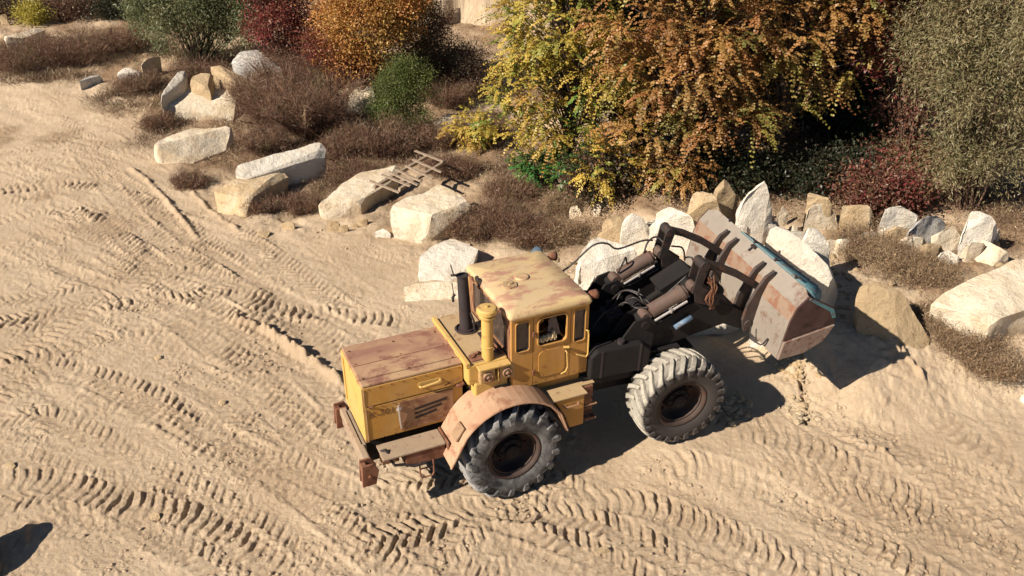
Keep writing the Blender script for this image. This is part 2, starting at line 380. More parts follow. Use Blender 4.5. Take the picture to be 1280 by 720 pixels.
def build_ground():
    ya = np.linspace(-160, 2, 22)[:-1]; yb_ = np.linspace(2, 8, 14)[:-1]
    ys = [8.0]
    while ys[-1] < 62: ys.append(ys[-1]+max(.020, ys[-1]**2*.000115+.010))
    yc = np.linspace(62, 900, 50)[1:]
    Y = np.concatenate([ya, yb_, ys, yc]); nr = len(Y)
    NU = 1180; uin = np.linspace(-1, 1, NU); ex = np.linspace(0, 1, 30)[1:]
    wid = np.clip(np.interp(Y, [8, 62], [8.6, 41]), 8.6, 400)
    far = 420+0*wid
    X = np.zeros((nr, NU+58))
    X[:, 29:29+NU] = uin[None, :]*wid[:, None]
    for k, e in enumerate(ex):
        X[:, 29+NU+k] = wid+(np.maximum(far, wid*1.5)-wid)*e**2.2; X[:, 28-k] = -X[:, 29+NU+k]
    YY = np.repeat(Y[:, None], X.shape[1], 1)
    Z = base_h(X, YY)
    # brown overgrown earth mask
    bp = [at(*q)[:2] for q in [(-60, 112), (0, 108), (110, 112), (180, 150), (215, 205), (268, 262), (330, 285), (400, 290), (470, 300), (560, 318), (640, 330), (740, 325), (900, 285), (1010, 300), (1100, 350), (1170, 400), (1250, 478), (1300, 510)]]
    bp = np.array(bp); o = np.argsort(bp[:, 0]); yb2 = np.interp(X, bp[o, 0], bp[o, 1])
    br = ss((YY-yb2+2.2*fbm(X, YY, .6, 4, 31))/1.6)
    br = br*np.clip(.72+1.3*fbm(X, YY, .9, 3, 44), .25, 1)
    patch = ss((fbm(X, YY, .45, 4, 77)-.28)/.2)*ss((YY-17)/9)*.6
    br = np.clip(br+patch, 0, 1)
    sandy = 1-ss((YY-yb2+1)/1.5)
    dark_mask = np.zeros_like(Z); T = np.zeros_like(Z); cover = np.zeros_like(Z)
    i0f = int(np.searchsorted(Y, 8)); rows = Y
    def paint(pxs, w, fn):
        P = catmull([g0(q) for q in pxs]); S = 0
        B = {}
        rmin = np.searchsorted(rows, P[:, 1].min()-w*1.4); rmax = np.searchsorted(rows, P[:, 1].max()+w*1.4)
        best = np.full((rmax-rmin, X.shape[1]), 1e9); bs = np.zeros_like(best); bt = np.zeros_like(best)
        for k in range(len(P)-1):
            a_, b_ = P[k], P[k+1]; d = b_-a_; L = math.hypot(*d)
            if L < 1e-6: continue
            d = d/L; m_ = w*1.25
            r0 = np.searchsorted(rows, min(a_[1], b_[1])-m_); r1 = np.searchsorted(rows, max(a_[1], b_[1])+m_)
            if r1 > r0:
                wm = min(wid[r0], wid[min(r1, nr-1)])
                wM = max(wid[r0], wid[min(r1, nr-1)])
                xs = [min(a_[0], b_[0])-m_, max(a_[0], b_[0])+m_]
                ua = min(xs[0]/wm, xs[0]/wM); ub = max(xs[1]/wm, xs[1]/wM)
                c0 = 29+int(max(0, (ua+1)/2*(NU-1)-1)); c1 = 29+int(min(NU-1, (ub+1)/2*(NU-1)+2))
                if c1 > c0:
                    xx = X[r0:r1, c0:c1]-a_[0]; yy = YY[r0:r1, c0:c1]-a_[1]
                    s_ = xx*d[0]+yy*d[1]; t_ = -xx*d[1]+yy*d[0]
                    dd = np.hypot(s_-np.clip(s_, 0, L), t_)
                    sub = best[r0-rmin:r1-rmin, c0:c1]; up = dd < sub
                    sub[up] = dd[up]; bs[r0-rmin:r1-rmin, c0:c1][up] = (S+np.clip(s_, 0, L))[up]
                    bt[r0-rmin:r1-rmin, c0:c1][up] = (np.sign(t_)*dd)[up]
            S += L
        mk = best < w*1.2
        fn(slice(rmin, rmax), mk, bs, bt, best, S)
    for j, (pxs, w, kind, dep, stg) in enumerate(TRACKS):
        def fn(rs, mk, s, t, dist, S, w=w, kind=kind, dep=dep, stg=stg, j=j):
            x = X[rs][mk]; y = YY[rs][mk]; s_ = s[mk]; t_ = t[mk]; h = w/2
            keep = .25+.75*ss((.62+2.0*fbm(x, y, .55, 3, 100+j)))
            ends = ss(s_/.8)*ss((S-s_)/.8)
            inside = ss((h-np.abs(t_))/.06)
            berm = np.exp(-((np.abs(t_)-h-.04)/.06)**2)*np.clip(.35+2.2*fbm(x, y, 1.1, 3, 7+j), 0, 1.3)*(1+1.2*fbm(x, y, 7, 2, 8))
            z = -dep*.22*inside+dep*.32*berm
            if kind != 'rut':
                sk = .60 if kind == 'chev' else .22
                ph = (s_+sk*np.abs(t_)*(1 if kind == 'chev' else np.sign(t_)+1)+.035*fbm(x, y, 2.5, 2, 3)+.02*fbm(x, y, 9, 2, 5))/(.20 if kind == 'chev' else .21)
                if kind == 'chev': ph = ph+.5*(t_ > 0)
                f = ph-np.floor(ph)
                lug = ss(f/.07)*ss((.74-f)/.13)
                lug = lug*(.55+1.1*np.clip(fbm(x, y, 1.7, 3, 23)+.4, 0, 1))
                z = z+stg*.040*(lug-.3)*inside*keep*(.7+1.6*np.clip(fbm(x, y, 2.6, 2, 200+j)+.25, 0, .6))
                dark_mask[rs][mk] = np.maximum(dark_mask[rs][mk], .35*inside*keep*(1-lug)*ends)
            else:
                z = z+.02*stg*inside*vnoise(t_*9, s_*.5, 1, 4)
            z = z+.014*inside*fbm(x, y, 8, 2, 61)
            cv = inside*ends; o_ = T[rs][mk]
            T[rs][mk] = o_*(1-.75*cv)+z*ends*.95
        paint(pxs, w, fn)
    for pxs, w, h in RIDGE:
        def fr(rs, mk, s, t, dist, S, w=w, h=h):
            x = X[rs][mk]; y = YY[rs][mk]
            e = ss(s[mk]/.3)*ss((S-s[mk])/.3)
            T[rs][mk] += h*e*np.exp(-(t[mk]/(w*.55))**2)*(1+1.3*fbm(x, y, 5, 3, 8))
            dark_mask[rs][mk] = np.maximum(dark_mask[rs][mk], .3*e*(np.abs(t[mk]) < w))
        paint(pxs, w*1.6, fr)
    fade = 1-ss((YY-34)/14)
    Z = Z+T*sandy*fade
    # crumbly lumps, wind ripples, drag streaks running with the traffic
    fine = .011*fbm(X, YY, 2.2, 3, 12)+.012*np.abs(fbm(X, YY, 9.0, 3, 13))*(.15+1.1*ss(.35+2.6*fbm(X, YY, .7, 2, 15)))+.013*fbm(X, YY, 17, 2, 16)
    lum = fbm(X, YY, .8, 3, 90); crum = ss((lum-.02)/.25)
    fine += crum*.075*np.maximum(0, fbm(X, YY, 11, 2, 14)-.14)
    ca, sa = math.cos(R(-33)), math.sin(R(-33)); xr_ = X*ca+YY*sa; yr_ = -X*sa+YY*ca
    fine += .036*fbm(xr_*.10, yr_, 4.6, 4, 55)*ss((.5+1.5*lum))
    Z = Z+fine*np.where(YY < 62, 1, 0)
    Z += (1-sandy)*.16*fbm(X, YY, 1.3, 4, 66)*(YY < 62)
    # spoil and clods thrown up beside the rocks
    Z += .13*np.maximum(0, fbm(X, YY, 2.2, 4, 68)-.05)*ss((X-4.8)/.8)*np.exp(-((YY-14.6-.05*(X-5))/.55)**2)
    Z += .10*np.abs(fbm(X, YY, 3.5, 4, 69))*ss((X-4.6)/.8)*np.exp(-((YY-14.2)/1.6)**2)*(1-ss((X-12)/4))
    # far beyond the photograph the land evens out
    nC = X.shape[1]; V = np.stack([X, YY, Z], -1).reshape(-1, 3)
    idx = np.arange(nr*nC).reshape(nr, nC)
    F = np.stack([idx[:-1, :-1], idx[:-1, 1:], idx[1:, 1:], idx[1:, :-1]], -1).reshape(-1, 4)
    colr = np.stack([br, np.clip(dark_mask, 0, 1), 0*br], -1).reshape(-1, 3)
    g = np_mesh('ground', V, F, M['sand'], col=colr, smooth=True)
    tag(g, kind='structure'); return g
build_ground()

# cliff: a long sandy quarry bank behind the trees
def build_bank():
    n = 260; mz = 40; xs = np.linspace(-60, 60, n); V = []; 
    X, T_ = np.meshgrid(xs, np.linspace(0, 1, mz))
    yb = 43.5+1.8*fbm(xs, xs*0, .12, 3, 3)+15*ss((np.abs(xs+2.2)-3.6)/5)
    H = 10+3*fbm(xs, xs*0+5, .1, 3, 9)
    zz = base_h(xs, yb)-.6
    Z = zz[None]+H[None]*T_; Yv = yb[None]+T_*3.2+1.3*fbm(X, Z*.25, .5, 4, 21)+.5*fbm(X, Z*.15, 2.2, 3, 22)
    V = np.stack([X, Yv, Z], -1).reshape(-1, 3)
    back = np.stack([xs, yb+40, zz+H], -1); V = np.vstack([V, back])
    idx = np.arange((mz+1)*n).reshape(mz+1, n)
    F = np.stack([idx[:-1, :-1], idx[:-1, 1:], idx[1:, 1:], idx[1:, :-1]], -1).reshape(-1, 4)
    tag(np_mesh('quarry_bank', V, F, M['cliff'], smooth=True), kind='structure')
build_bank()

# ------------------------------------------------------------------ ROCKS
def rock(pts, mat, label, name='boulder', group=None, rough=.06, seed=None, cuts=None, g=None, spread=-.10, bev=.05, cat='rock'):
    """pts: (px,py,height above local ground) -> convex hull with its foot sunk in the ground, broken up"""
    rs = random.Random(seed if seed is not None else hash(label) % 1000 if False else sum(map(ord, label)))
    low = max(pts, key=lambda p: p[1]-p[2]*30)
    if g is None:
        lo = [p for p in pts if p[2] < .06] or [low]
        g = float(np.mean([at(p[0], p[1])[2] for p in lo]))
    P = [Vector(atz(p[0], p[1], g+p[2])) for p in pts]
    c = sum(P, Vector())/len(P); c.z = g
    extra = []
    for p in P:
        if p.z-g > .04:
            d = Vector((p.x-c.x, p.y-c.y, 0)); extra.append(Vector((p.x, p.y, g-.22))+d*spread+Vector((rs.uniform(-.03, .03), rs.uniform(-.03, .03), 0)))
        else: extra.append(Vector((p.x, p.y, g-.22)))
    bm = bmesh.new()
    for p in P+extra: bm.verts.new(p-c)
    r = bmesh.ops.convex_hull(bm, input=bm.verts[:])
    pts_ = [v.co.copy() for v in bm.verts if v.link_faces]; bm.free()
    span = max((a-b_).length for a in pts_ for b_ in pts_); topz = max(p.z for p in pts_)
    for _ in range(14 if group in (G2, G3) else 9):                       # knock corners and edges off with flat breaks
        n_ = Vector((rs.gauss(0, 1), rs.gauss(0, 1), rs.uniform(-.15, 1.1))).normalized(); h_ = max(p.dot(n_) for p in pts_)-rs.uniform(.006, .042 if group not in (G2, G3) else .055)*min(span, 2.2)
        b2 = bmesh.new()
        for p in pts_: b2.verts.new(p)
        bmesh.ops.convex_hull(b2, input=b2.verts[:])
        bmesh.ops.bisect_plane(b2, geom=b2.verts[:]+b2.edges[:]+b2.faces[:], plane_co=n_*h_, plane_no=n_, clear_outer=True)
        pts_ = [v.co.copy() for v in b2.verts]; b2.free()
    bm = bmesh.new()
    for p in pts_: bm.verts.new(p)
    bmesh.ops.convex_hull(bm, input=bm.verts[:])
    bmesh.ops.delete(bm, geom=[v for v in bm.verts if not v.link_faces], context='VERTS')
    bmesh.ops.dissolve_limit(bm, angle_limit=R(4), verts=bm.verts[:], edges=bm.edges[:])
    size = max((a-b).length for a in P for b in P)
    bmesh.ops.bevel(bm, geom=bm.edges[:], offset=min(.035, size*bev*.6), segments=1, affect='EDGES', clamp_overlap=True)
    bmesh.ops.triangulate(bm, faces=bm.faces[:])
    tgt = max(.07, size/26)
    for _ in range(6):
        es = [e for e in bm.edges if e.calc_length() > tgt*1.6]
        if not es or len(bm.faces) > 9000: break
        bmesh.ops.subdivide_edges(bm, edges=es, cuts=1, use_grid_fill=False)
        bmesh.ops.triangulate(bm, faces=[f for f in bm.faces if len(f.verts) > 3])
    bm.normal_update(); off = Vector((rs.uniform(0, 90), rs.uniform(0, 90), 0)); sz = min(1.3, size)
    mv = []
    for v in bm.verts:
        q = v.co+off
        n1 = mnoise.fractal(q*1.7/sz, 1, 2.1, 4); n2 = mnoise.fractal(q*7, .9, 2.1, 3)
        # ledges: quantised noise gives broken, stepped faces
        st = math.floor(mnoise.noise(q*2.6/sz)*4)/4
        mv.append(v.normal*(rough*sz*(.55*n1+.35*st)+.010*n2))
    for v, d in zip(bm.verts, mv): v.co += d
    me = bpy.data.meshes.new(name); bm.to_mesh(me); bm.free(); me.materials.append(M[mat])
    o = bpy.data.objects.new(name, me); o.location = c; link(o); tag(o, label, cat, group)
    for p in me.polygons: p.use_smooth = True
    md = o.modifiers.new('edges', 'EDGE_SPLIT'); md.split_angle = R(24)
    return o
G1 = 'quarry boulders strewn along the left edge of the brush'; G2 = 'broken boulders heaped behind the loader bucket'; G3 = 'boulders lined up on the right along the trees'
# back-left
rock([(4, 46, .5), (50, 34, .5), (57, 37, .4), (30, 48, .35), (8, 51, 0), (50, 44, 0)], 'rock_cream', 'long flat pale slab at the far left in the brush', group=G1)
rock([(0, 18, .5), (8, 17, .5), (10, 26, .2), (0, 30, 0), (9, 31, 0)], 'rock_tan', 'small tan block cut by the left photo edge near the yellow bush', group=G1)
rock([(98, 102, .3), (112, 95, .35), (127, 94, .3), (130, 99, .1), (108, 107, 0), (124, 105, 0)], 'rock_grey', 'small low grey-white rock lying alone left of the brush corner', group=G1)
rock([(146, 92, .5), (158, 83, .55), (176, 90, .5), (180, 100, .1), (153, 107, 0), (176, 104, 0)], 'rock_white', 'white angular stone in front of its taller twin at the bush foot', group=G1)
rock([(176, 80, .6), (192, 69, .8), (200, 68, .75), (196, 90, .1), (178, 92, 0), (193, 94, 0)], 'rock_cream', 'upright pointed pale stone under the grey-green willow bush', group=G1)
rock([(205, 113, .85), (292, 111, .85), (298, 116, .75), (207, 150, 0), (292, 151, 0), (206, 130, .6), (298, 130, .5)], 'rock_cream', 'thick tan log-shaped boulder with dry grass at its foot', group=G1)
rock([(199, 122, .9), (225, 86, 1.5), (233, 84, 1.45), (231, 104, 1.1), (207, 133, .4), (222, 128, .3)], 'rock_white', 'white slab leaning up at the left end of the log-shaped boulder', group=G1, g=float(at(215, 145)[2]))
rock([(236, 97, 1.3), (245, 91, 1.4), (266, 90, 1.4), (262, 111, 1.0), (243, 112, .9)], 'rock_tan', 'tan wedge of stone standing between the leaning slabs', group=G1, g=float(at(250, 140)[2]))
rock([(262, 82, 1.4), (272, 80, 1.45), (297, 106, 1.1), (291, 112, .9), (268, 92, 1.2), (312, 100, 1.0)], 'rock_tan', 'brown slanting slab at the right end of the log-shaped boulder', group=G1, g=float(at(290, 140)[2]))
rock([(288, 76, 1.3), (302, 64, 1.5), (322, 62, 1.5), (356, 90, 1.1), (350, 102, .3), (320, 108, .2), (292, 92, .7)], 'rock_grey', 'white block with a grey top tilted beside the crimson bush', group=G1, g=float(at(318, 112)[2]))
rock([(345, 101, .5), (366, 94, .5), (372, 97, .3), (350, 108, 0)], 'rock_white', 'small white stone poking out behind the tall dry shrub', group=G1)
rock([(421, 113, .8), (464, 106, .85), (468, 116, .8), (466, 143, 0), (424, 146, 0), (420, 120, .6)], 'rock_cream', 'squared tan boulder between the dry shrub and the green bush', group=G1)
rock([(192, 183, .6), (203, 172, .65), (242, 161, .65), (287, 158, .65), (291, 168, .4), (288, 186, .1), (242, 203, 0), (200, 205, 0), (193, 196, .1)], 'rock_cream', 'long rounded boulder on bare sand left of the brush', group=G1)
rock([(294, 206, .9), (400, 177, 1.0), (408, 184, .9), (406, 194, .72), (303, 226, .62), (294, 218, .75)], 'rock_white', 'long striped white and grey slab resting on the lichened block', group=G1, g=float(at(350, 240)[2]), rough=.04)
rock([(268, 240, .5), (290, 226, .62), (352, 210, .62), (360, 218, .5), (310, 248, .5), (360, 240, 0), (305, 274, 0), (272, 268, 0)], 'rock_orange', 'ochre block with green lichen on top below the striped slab', group=G1)
rock([(360, 206, .4), (374, 202, .4), (385, 212, .2), (376, 224, 0), (362, 222, 0)], 'rock_grey', 'small grey stone wedged at the right end of the lichened block', group=G1)
rock([(398, 256, .42), (430, 226, .62), (470, 208, .68), (502, 205, .68), (498, 222, .5), (450, 252, .45), (408, 274, 0), (400, 268, 0), (450, 268, 0)], 'rock_cream', 'broad flat slab partly under the wooden pallet', group=G1)
rock([(485, 256, .72), (500, 248, .8), (548, 230, .9), (590, 250, .8), (586, 262, .6), (540, 268, .7), (488, 280, .4), (505, 296, 0), (532, 304, 0), (590, 280, 0)], 'rock_cream', 'blocky white-faced boulder in front of the wooden pallet', group=G1)
rock([(536, 155, .5), (560, 142, .55), (596, 140, .55), (604, 150, .4), (600, 175, 0), (540, 174, 0)], 'rock_cream', 'flat pale boulder right of the green bush below the yellow tree', group=G1)
rock([(524, 320, .30), (545, 304, .40), (567, 297, .42), (598, 312, .34), (590, 335, .12), (570, 352, 0), (520, 352, 0)], 'rock_white', 'half-buried white boulder just behind the black exhaust pipe', group=G1, rough=.04)
rock([(504, 358, .16), (528, 352, .2), (586, 352, .2), (590, 366, .1), (584, 377, 0), (506, 376, 0)], 'rock_cream', 'sand-covered slab edge with a row of drill holes', group=G1, rough=.02)
rock([(467, 290, .16), (478, 285, .2), (488, 291, .14), (486, 297, 0), (468, 297, 0)], 'rock_white', 'fist-like white stone on the sand left of the white-faced boulder', group=G1, rough=.05)
rock([(321, 290, .12), (328, 286, .16), (338, 289, .1), (334, 297, 0), (324, 297, 0)], 'rock_tan', 'lone small stone on sand below the lichened block', group=G1)
rock([(404, 186, .3), (420, 180, .3), (426, 190, .1), (408, 196, 0)], 'rock_grey', 'small grey stone hidden in weeds at the striped slab tip', group=G1)
# middle: behind / under boom
rock([(712, 336, .9), (738, 300, 1.25), (752, 294, 1.25), (800, 310, 1.1), (806, 330, .7), (770, 352, .5), (714, 362, .3), (725, 372, .05), (790, 368, 0)], 'rock_white', 'big smooth white boulder right behind the cab roof', group=G2)
rock([(752, 272, .9), (768, 264, .95), (784, 270, .9), (792, 300, .4), (784, 316, 0), (756, 308, 0)], 'rock_tan', 'rough tan stone between two white boulders behind the boom', group=G2)
rock([(776, 266, 1.1), (800, 262, 1.1), (810, 268, 1.0), (822, 302, .3), (800, 314, 0), (786, 308, .1)], 'rock_white', 'squarish white boulder standing behind the far lift cylinder', group=G2)
rock([(815, 262, 1.1), (838, 257, 1.15), (870, 272, 1.0), (872, 290, .6), (858, 312, 0), (830, 304, .1), (826, 280, .6)], 'rock_white', 'white boulder with a ragged right edge behind the far linkage', group=G2)
rock([(853, 262, 1.0), (860, 240, 1.4), (872, 235, 1.45), (903, 244, 1.3), (908, 262, .9), (902, 285, .2), (858, 276, .3)], 'rock_orange', 'yellow-tan boulder peeking over the far corner of the bucket', group=G2)
rock([(892, 232, 1.4), (906, 223, 1.5), (922, 226, 1.45), (924, 258, .7), (900, 268, .3), (890, 262, .3)], 'rock_tan', 'rough textured tan stone left of the upright white boulder', group=G2)
rock([(922, 262, .9), (926, 240, 1.45), (946, 222, 1.75), (966, 224, 1.7), (968, 270, .7), (955, 296, 0), (930, 296, 0)], 'rock_white', 'tall upright white boulder under the orange leaves', group=G2)
rock([(972, 262, .4), (982, 256, .45), (986, 270, .2), (974, 280, 0), (984, 280, 0)], 'rock_cream', 'small pale stone on brown soil right of the tall upright boulder', group=G2)
rock([(948, 300, 1.45), (958, 284, 1.7), (978, 282, 1.7), (1006, 300, 1.6), (1042, 336, 1.2), (1050, 362, .5), (1040, 382, 0), (990, 388, 0), (960, 350, .2)], 'rock_white', 'huge white-topped boulder shaded by the bucket it stands behind', group=G2)
rock([(1000, 300, 1.05), (1010, 284, 1.3), (1022, 281, 1.3), (1036, 306, .9), (1040, 330, .4), (1016, 336, .1)], 'rock_white', 'pointed white stone just right of the huge shaded boulder', group=G2)
rock([(1002, 246, .9), (1014, 240, .95), (1040, 248, .9), (1043, 254, .75), (1024, 254, .7), (1006, 254, .7)], 'rock_tan', 'flat brown capstone on top of two rough stones', group=G3, g=float(at(1030, 284)[2]))
rock([(1008, 258, .7), (1022, 254, .75), (1042, 256, .7), (1054, 276, .3), (1046, 288, 0), (1014, 280, 0)], 'rock_cream', 'rough cream stone below the flat brown capstone', group=G3)
rock([(1052, 256, .8), (1094, 256, .8), (1096, 262, .7), (1094, 298, 0), (1078, 284, .1), (1056, 272, .3)], 'rock_orange', 'orange-brown wedge-shaped block with a flat top', group=G3)
rock([(1096, 264, .7), (1112, 255, .85), (1125, 253, .88), (1148, 268, .55), (1150, 276, .3), (1134, 292, 0), (1106, 295, 0)], 'rock_white', 'white boulder with a shaded grey right half', group=G3)
rock([(1133, 290, .5), (1150, 272, .8), (1180, 257, .95), (1188, 268, .7), (1184, 280, .4), (1160, 298, .05), (1136, 300, 0)], 'rock_grey', 'grey-streaked slab tilted up to the right', group=G3)
rock([(1164, 292, .5), (1190, 280, .65), (1204, 298, .3), (1202, 308, .1), (1188, 316, 0), (1170, 306, 0)], 'rock_cream', 'cream stone lying before the tilted streaked slab', group=G3)
rock([(1142, 304, .3), (1156, 300, .3), (1162, 312, .1), (1150, 320, 0), (1140, 316, 0)], 'rock_tan', 'low tan rubble stone beneath the tilted streaked slab', group=G3)
rock([(1208, 268, 1.1), (1216, 262, 1.15), (1242, 264, 1.15), (1247, 272, 1.0), (1246, 300, .2), (1212, 304, .2)], 'rock_white', 'upright square white boulder standing on broken rock', group=G3)
rock([(1202, 304, .3), (1222, 298, .45), (1240, 302, .45), (1256, 312, .35), (1264, 322, .1), (1240, 334, 0), (1208, 324, 0)], 'rock_cream', 'broken cream rock under the upright square boulder', group=G3)
rock([(1166, 318, .3), (1186, 312, .3), (1200, 320, .2), (1198, 332, 0), (1172, 332, 0)], 'rock_white', 'low white rubble left of the broken cream rock', group=G3)
rock([(1158, 376, .55), (1200, 350, .8), (1262, 326, 1.0), (1330, 316, 1.0), (1330, 372, .6), (1238, 402, .55), (1230, 414, .1), (1300, 400, 0), (1170, 388, .2)], 'rock_cream', 'large flat pale slab reaching the right photo edge', group=G3)
rock([(1070, 360, 1.0), (1078, 352, 1.05), (1112, 354, 1.1), (1132, 366, 1.0), (1160, 402, .45), (1170, 434, 0), (1150, 446, 0), (1100, 428, .1), (1072, 420, .1)], 'rock_tan', 'big sloping tan boulder right of the bucket', group=G3)
rock([(1258, 436, .4), (1290, 430, .4), (1310, 480, .3), (1290, 506, 0), (1264, 494, 0)], 'rock_white', 'white block cut off by the right photo edge below the flat slab', group=G3)
# rubble seen through and under the boom
rock([(768, 402, .10), (800, 374, .55), (832, 358, .75), (852, 366, .6), (862, 392, .2), (842, 424, 0), (770, 424, 0)], 'rock_white', 'pale slab lying beneath the lift arms between the cylinders', group=G2)
rock([(858, 372, .7), (880, 350, 1.0), (906, 352, .9), (938, 390, .3), (930, 408, 0), (880, 392, .2)], 'rock_white', 'white rock under the bucket linkage', group=G2)
rock([(934, 402, .5), (950, 396, .6), (974, 420, .2), (964, 432, 0), (938, 418, .1)], 'rock_white', 'white stone below the near bucket bracket', group=G2)
rock([(876, 400, .3), (886, 394, .35), (892, 402, .2), (886, 408, 0)], 'rock_cream', 'tiny cream stone in shade below the arms', group=G2)
for q, l in (([(742, 690, .03), (752, 682, .08), (763, 684, .07), (764, 690, 0), (746, 694, 0)], 'fist-sized brown stone in the tread prints at the bottom middle'),
             ([(186, 644, .04), (192, 640, .07), (201, 643, .06), (199, 650, 0), (188, 650, 0)], 'small round stone on the sand at the lower left'),
             ([(6, 580, .04), (14, 576, .07), (20, 581, .05), (16, 586, 0), (8, 586, 0)], 'small dark stone near the left photo edge'),
             ([(192, 446, .03), (198, 442, .07), (202, 447, .03), (197, 451, 0)], 'small dark clod left of the deep tread prints'),
             ([(272, 502, .03), (278, 498, .08), (283, 503, .03), (277, 508, 0)], 'small dark clod between the tread prints left of the loader'),
             ([(710, 258, .3), (722, 256, .35), (728, 268, .1), (716, 272, 0)], 'white chip of stone on the brown bank under the green leaves'),
             ([(742, 256, .25), (752, 254, .3), (750, 270, 0), (742, 268, 0)], 'second white chip of stone on the bank by the tree foot')):
    rock(q, 'rock_tan' if 'chip' not in l else 'rock_cream', l, name='stone', rough=.05)
for k in range(58):
    px = random.uniform(745, 1265) if k < 46 else random.uniform(270, 480); py = 255+35*random.random()+(30 if px > 1000 else 20) if k < 46 else 230+60*random.random()
    w_ = random.uniform(6, 20) if k < 46 else random.uniform(4, 10); h_ = w_*random.uniform(.025, .04)
    rock([(px-w_, py-w_*.3, h_*.7), (px-w_*.3, py-w_*.6, h_), (px+w_*.7, py-w_*.5, h_*.9), (px+w_, py, h_*.3), (px+w_*.5, py+w_*.4, 0), (px-w_*.7, py+w_*.4, 0)], random.choice(('rock_white', 'rock_cream', 'rock_cream', 'rock_tan') if k < 46 else ('rock_tan', 'rock_orange')),
         'small rubble stone lying in the gaps between the big boulders' if k < 46 else 'small stone lying in the weeds between the left boulders', name='rubble_stone', group='rubble stones between the right boulders' if k < 46 else 'stones in the weeds', rough=.07, seed=500+k)
rock([(-56, 700, 0), (-50, 655, .50), (-28, 640, .62), (-12, 655, .5), (-6, 690, .3), (1, 712, .05), (-6, 735, 0), (-50, 735, 0)], 'rock_tan', 'dark boulder at the bottom left photo corner throwing a black shadow', rough=.08)  # out of view, added only to shade the lower left corner
# scattered rubble nobody could count, one object
def scatter(name, n, fpos, smin, smax, mat, parent=None, flatz=.7):
    ico = bmesh.new(); bmesh.ops.create_icosphere(ico, subdivisions=1, radius=1); iv = np.array([v.co[:] for v in ico.verts]); iff = np.array([[v.index for v in f.verts] for f in ico.faces]); ico.free()
    P = fpos(n); n = len(P); s = smin*(smax/smin)**(rng.random(n)**2.4)
    V = iv[None]*(1+.35*(rng.random((n, len(iv), 1))-.5))*s[:, None, None]
    V = V*np.stack([rng.uniform(.8, 1.4, n), rng.uniform(.7, 1.2, n), flatz*rng.uniform(.6, 1.1, n)], -1)[:, None, :]
    a = rng.random(n)*6.28; c_, s_ = np.cos(a)[:, None], np.sin(a)[:, None]
    X_ = V[..., 0]*c_-V[..., 1]*s_; Y_ = V[..., 0]*s_+V[..., 1]*c_
    V = np.stack([X_+P[:, 0:1], Y_+P[:, 1:2], V[..., 2]+P[:, 2:3]+.15*s[:, None]], -1)
    F = (iff[None]+(np.arange(n)*len(iv))[:, None, None]).reshape(-1, 3)
    o = np_mesh(name, V.reshape(-1, 3), F, mat, parent); tag(o, kind='stuff'); return o
def pos_field(n):
    out = []
    x = rng.uniform(-10, 12, n*12); y = 8.5+24*rng.random(n*12)**1.5
    lum = fbm(x, y, .8, 3, 90); keep = (rng.random(n*12) < np.clip(.03+2.2*(lum-.02), .02, 1))
    x, y = x[keep][:n], y[keep][:n]; return np.stack([x, y, base_h(x, y)], -1)
gv = scatter('gravel', 15000, pos_field, .006, .042, M['sand']); gv['label'] = 'crumbs of dry earth and gravel scattered over the tracked sand'; gv['category'] = 'gravel'
def pos_bank(n):
    t = rng.random(n); px = 640+t*640; py = 300+90*rng.random(n)+(t > .6)*30*rng.random(n)
    P = np.array([at(a, b_) for a, b_ in zip(px, py)]); return P
gv2 = scatter('rubble', 900, pos_bank, .02, .11, M['rock_tan']); gv2['label'] = 'loose stone rubble between the boulders'; gv2['category'] = 'rubble'
def pos_clod(n):
    c_ = np.array([at(*q)[:2] for q in [(985, 452), (992, 470), (1000, 500), (1004, 520), (910, 515), (925, 505), (975, 445), (1000, 455)]])
    k = rng.integers(0, len(c_), n); p = c_[k]+rng.normal(0, .16, (n, 2)); return np.stack([p[:, 0], p[:, 1], base_h(p[:, 0], p[:, 1])], -1)
gv3 = scatter('spoil', 420, pos_clod, .02, .085, M['rock_orange']); gv3['label'] = 'reddish crumbs of fresh spoil below the bucket corner'; gv3['category'] = 'spoil'

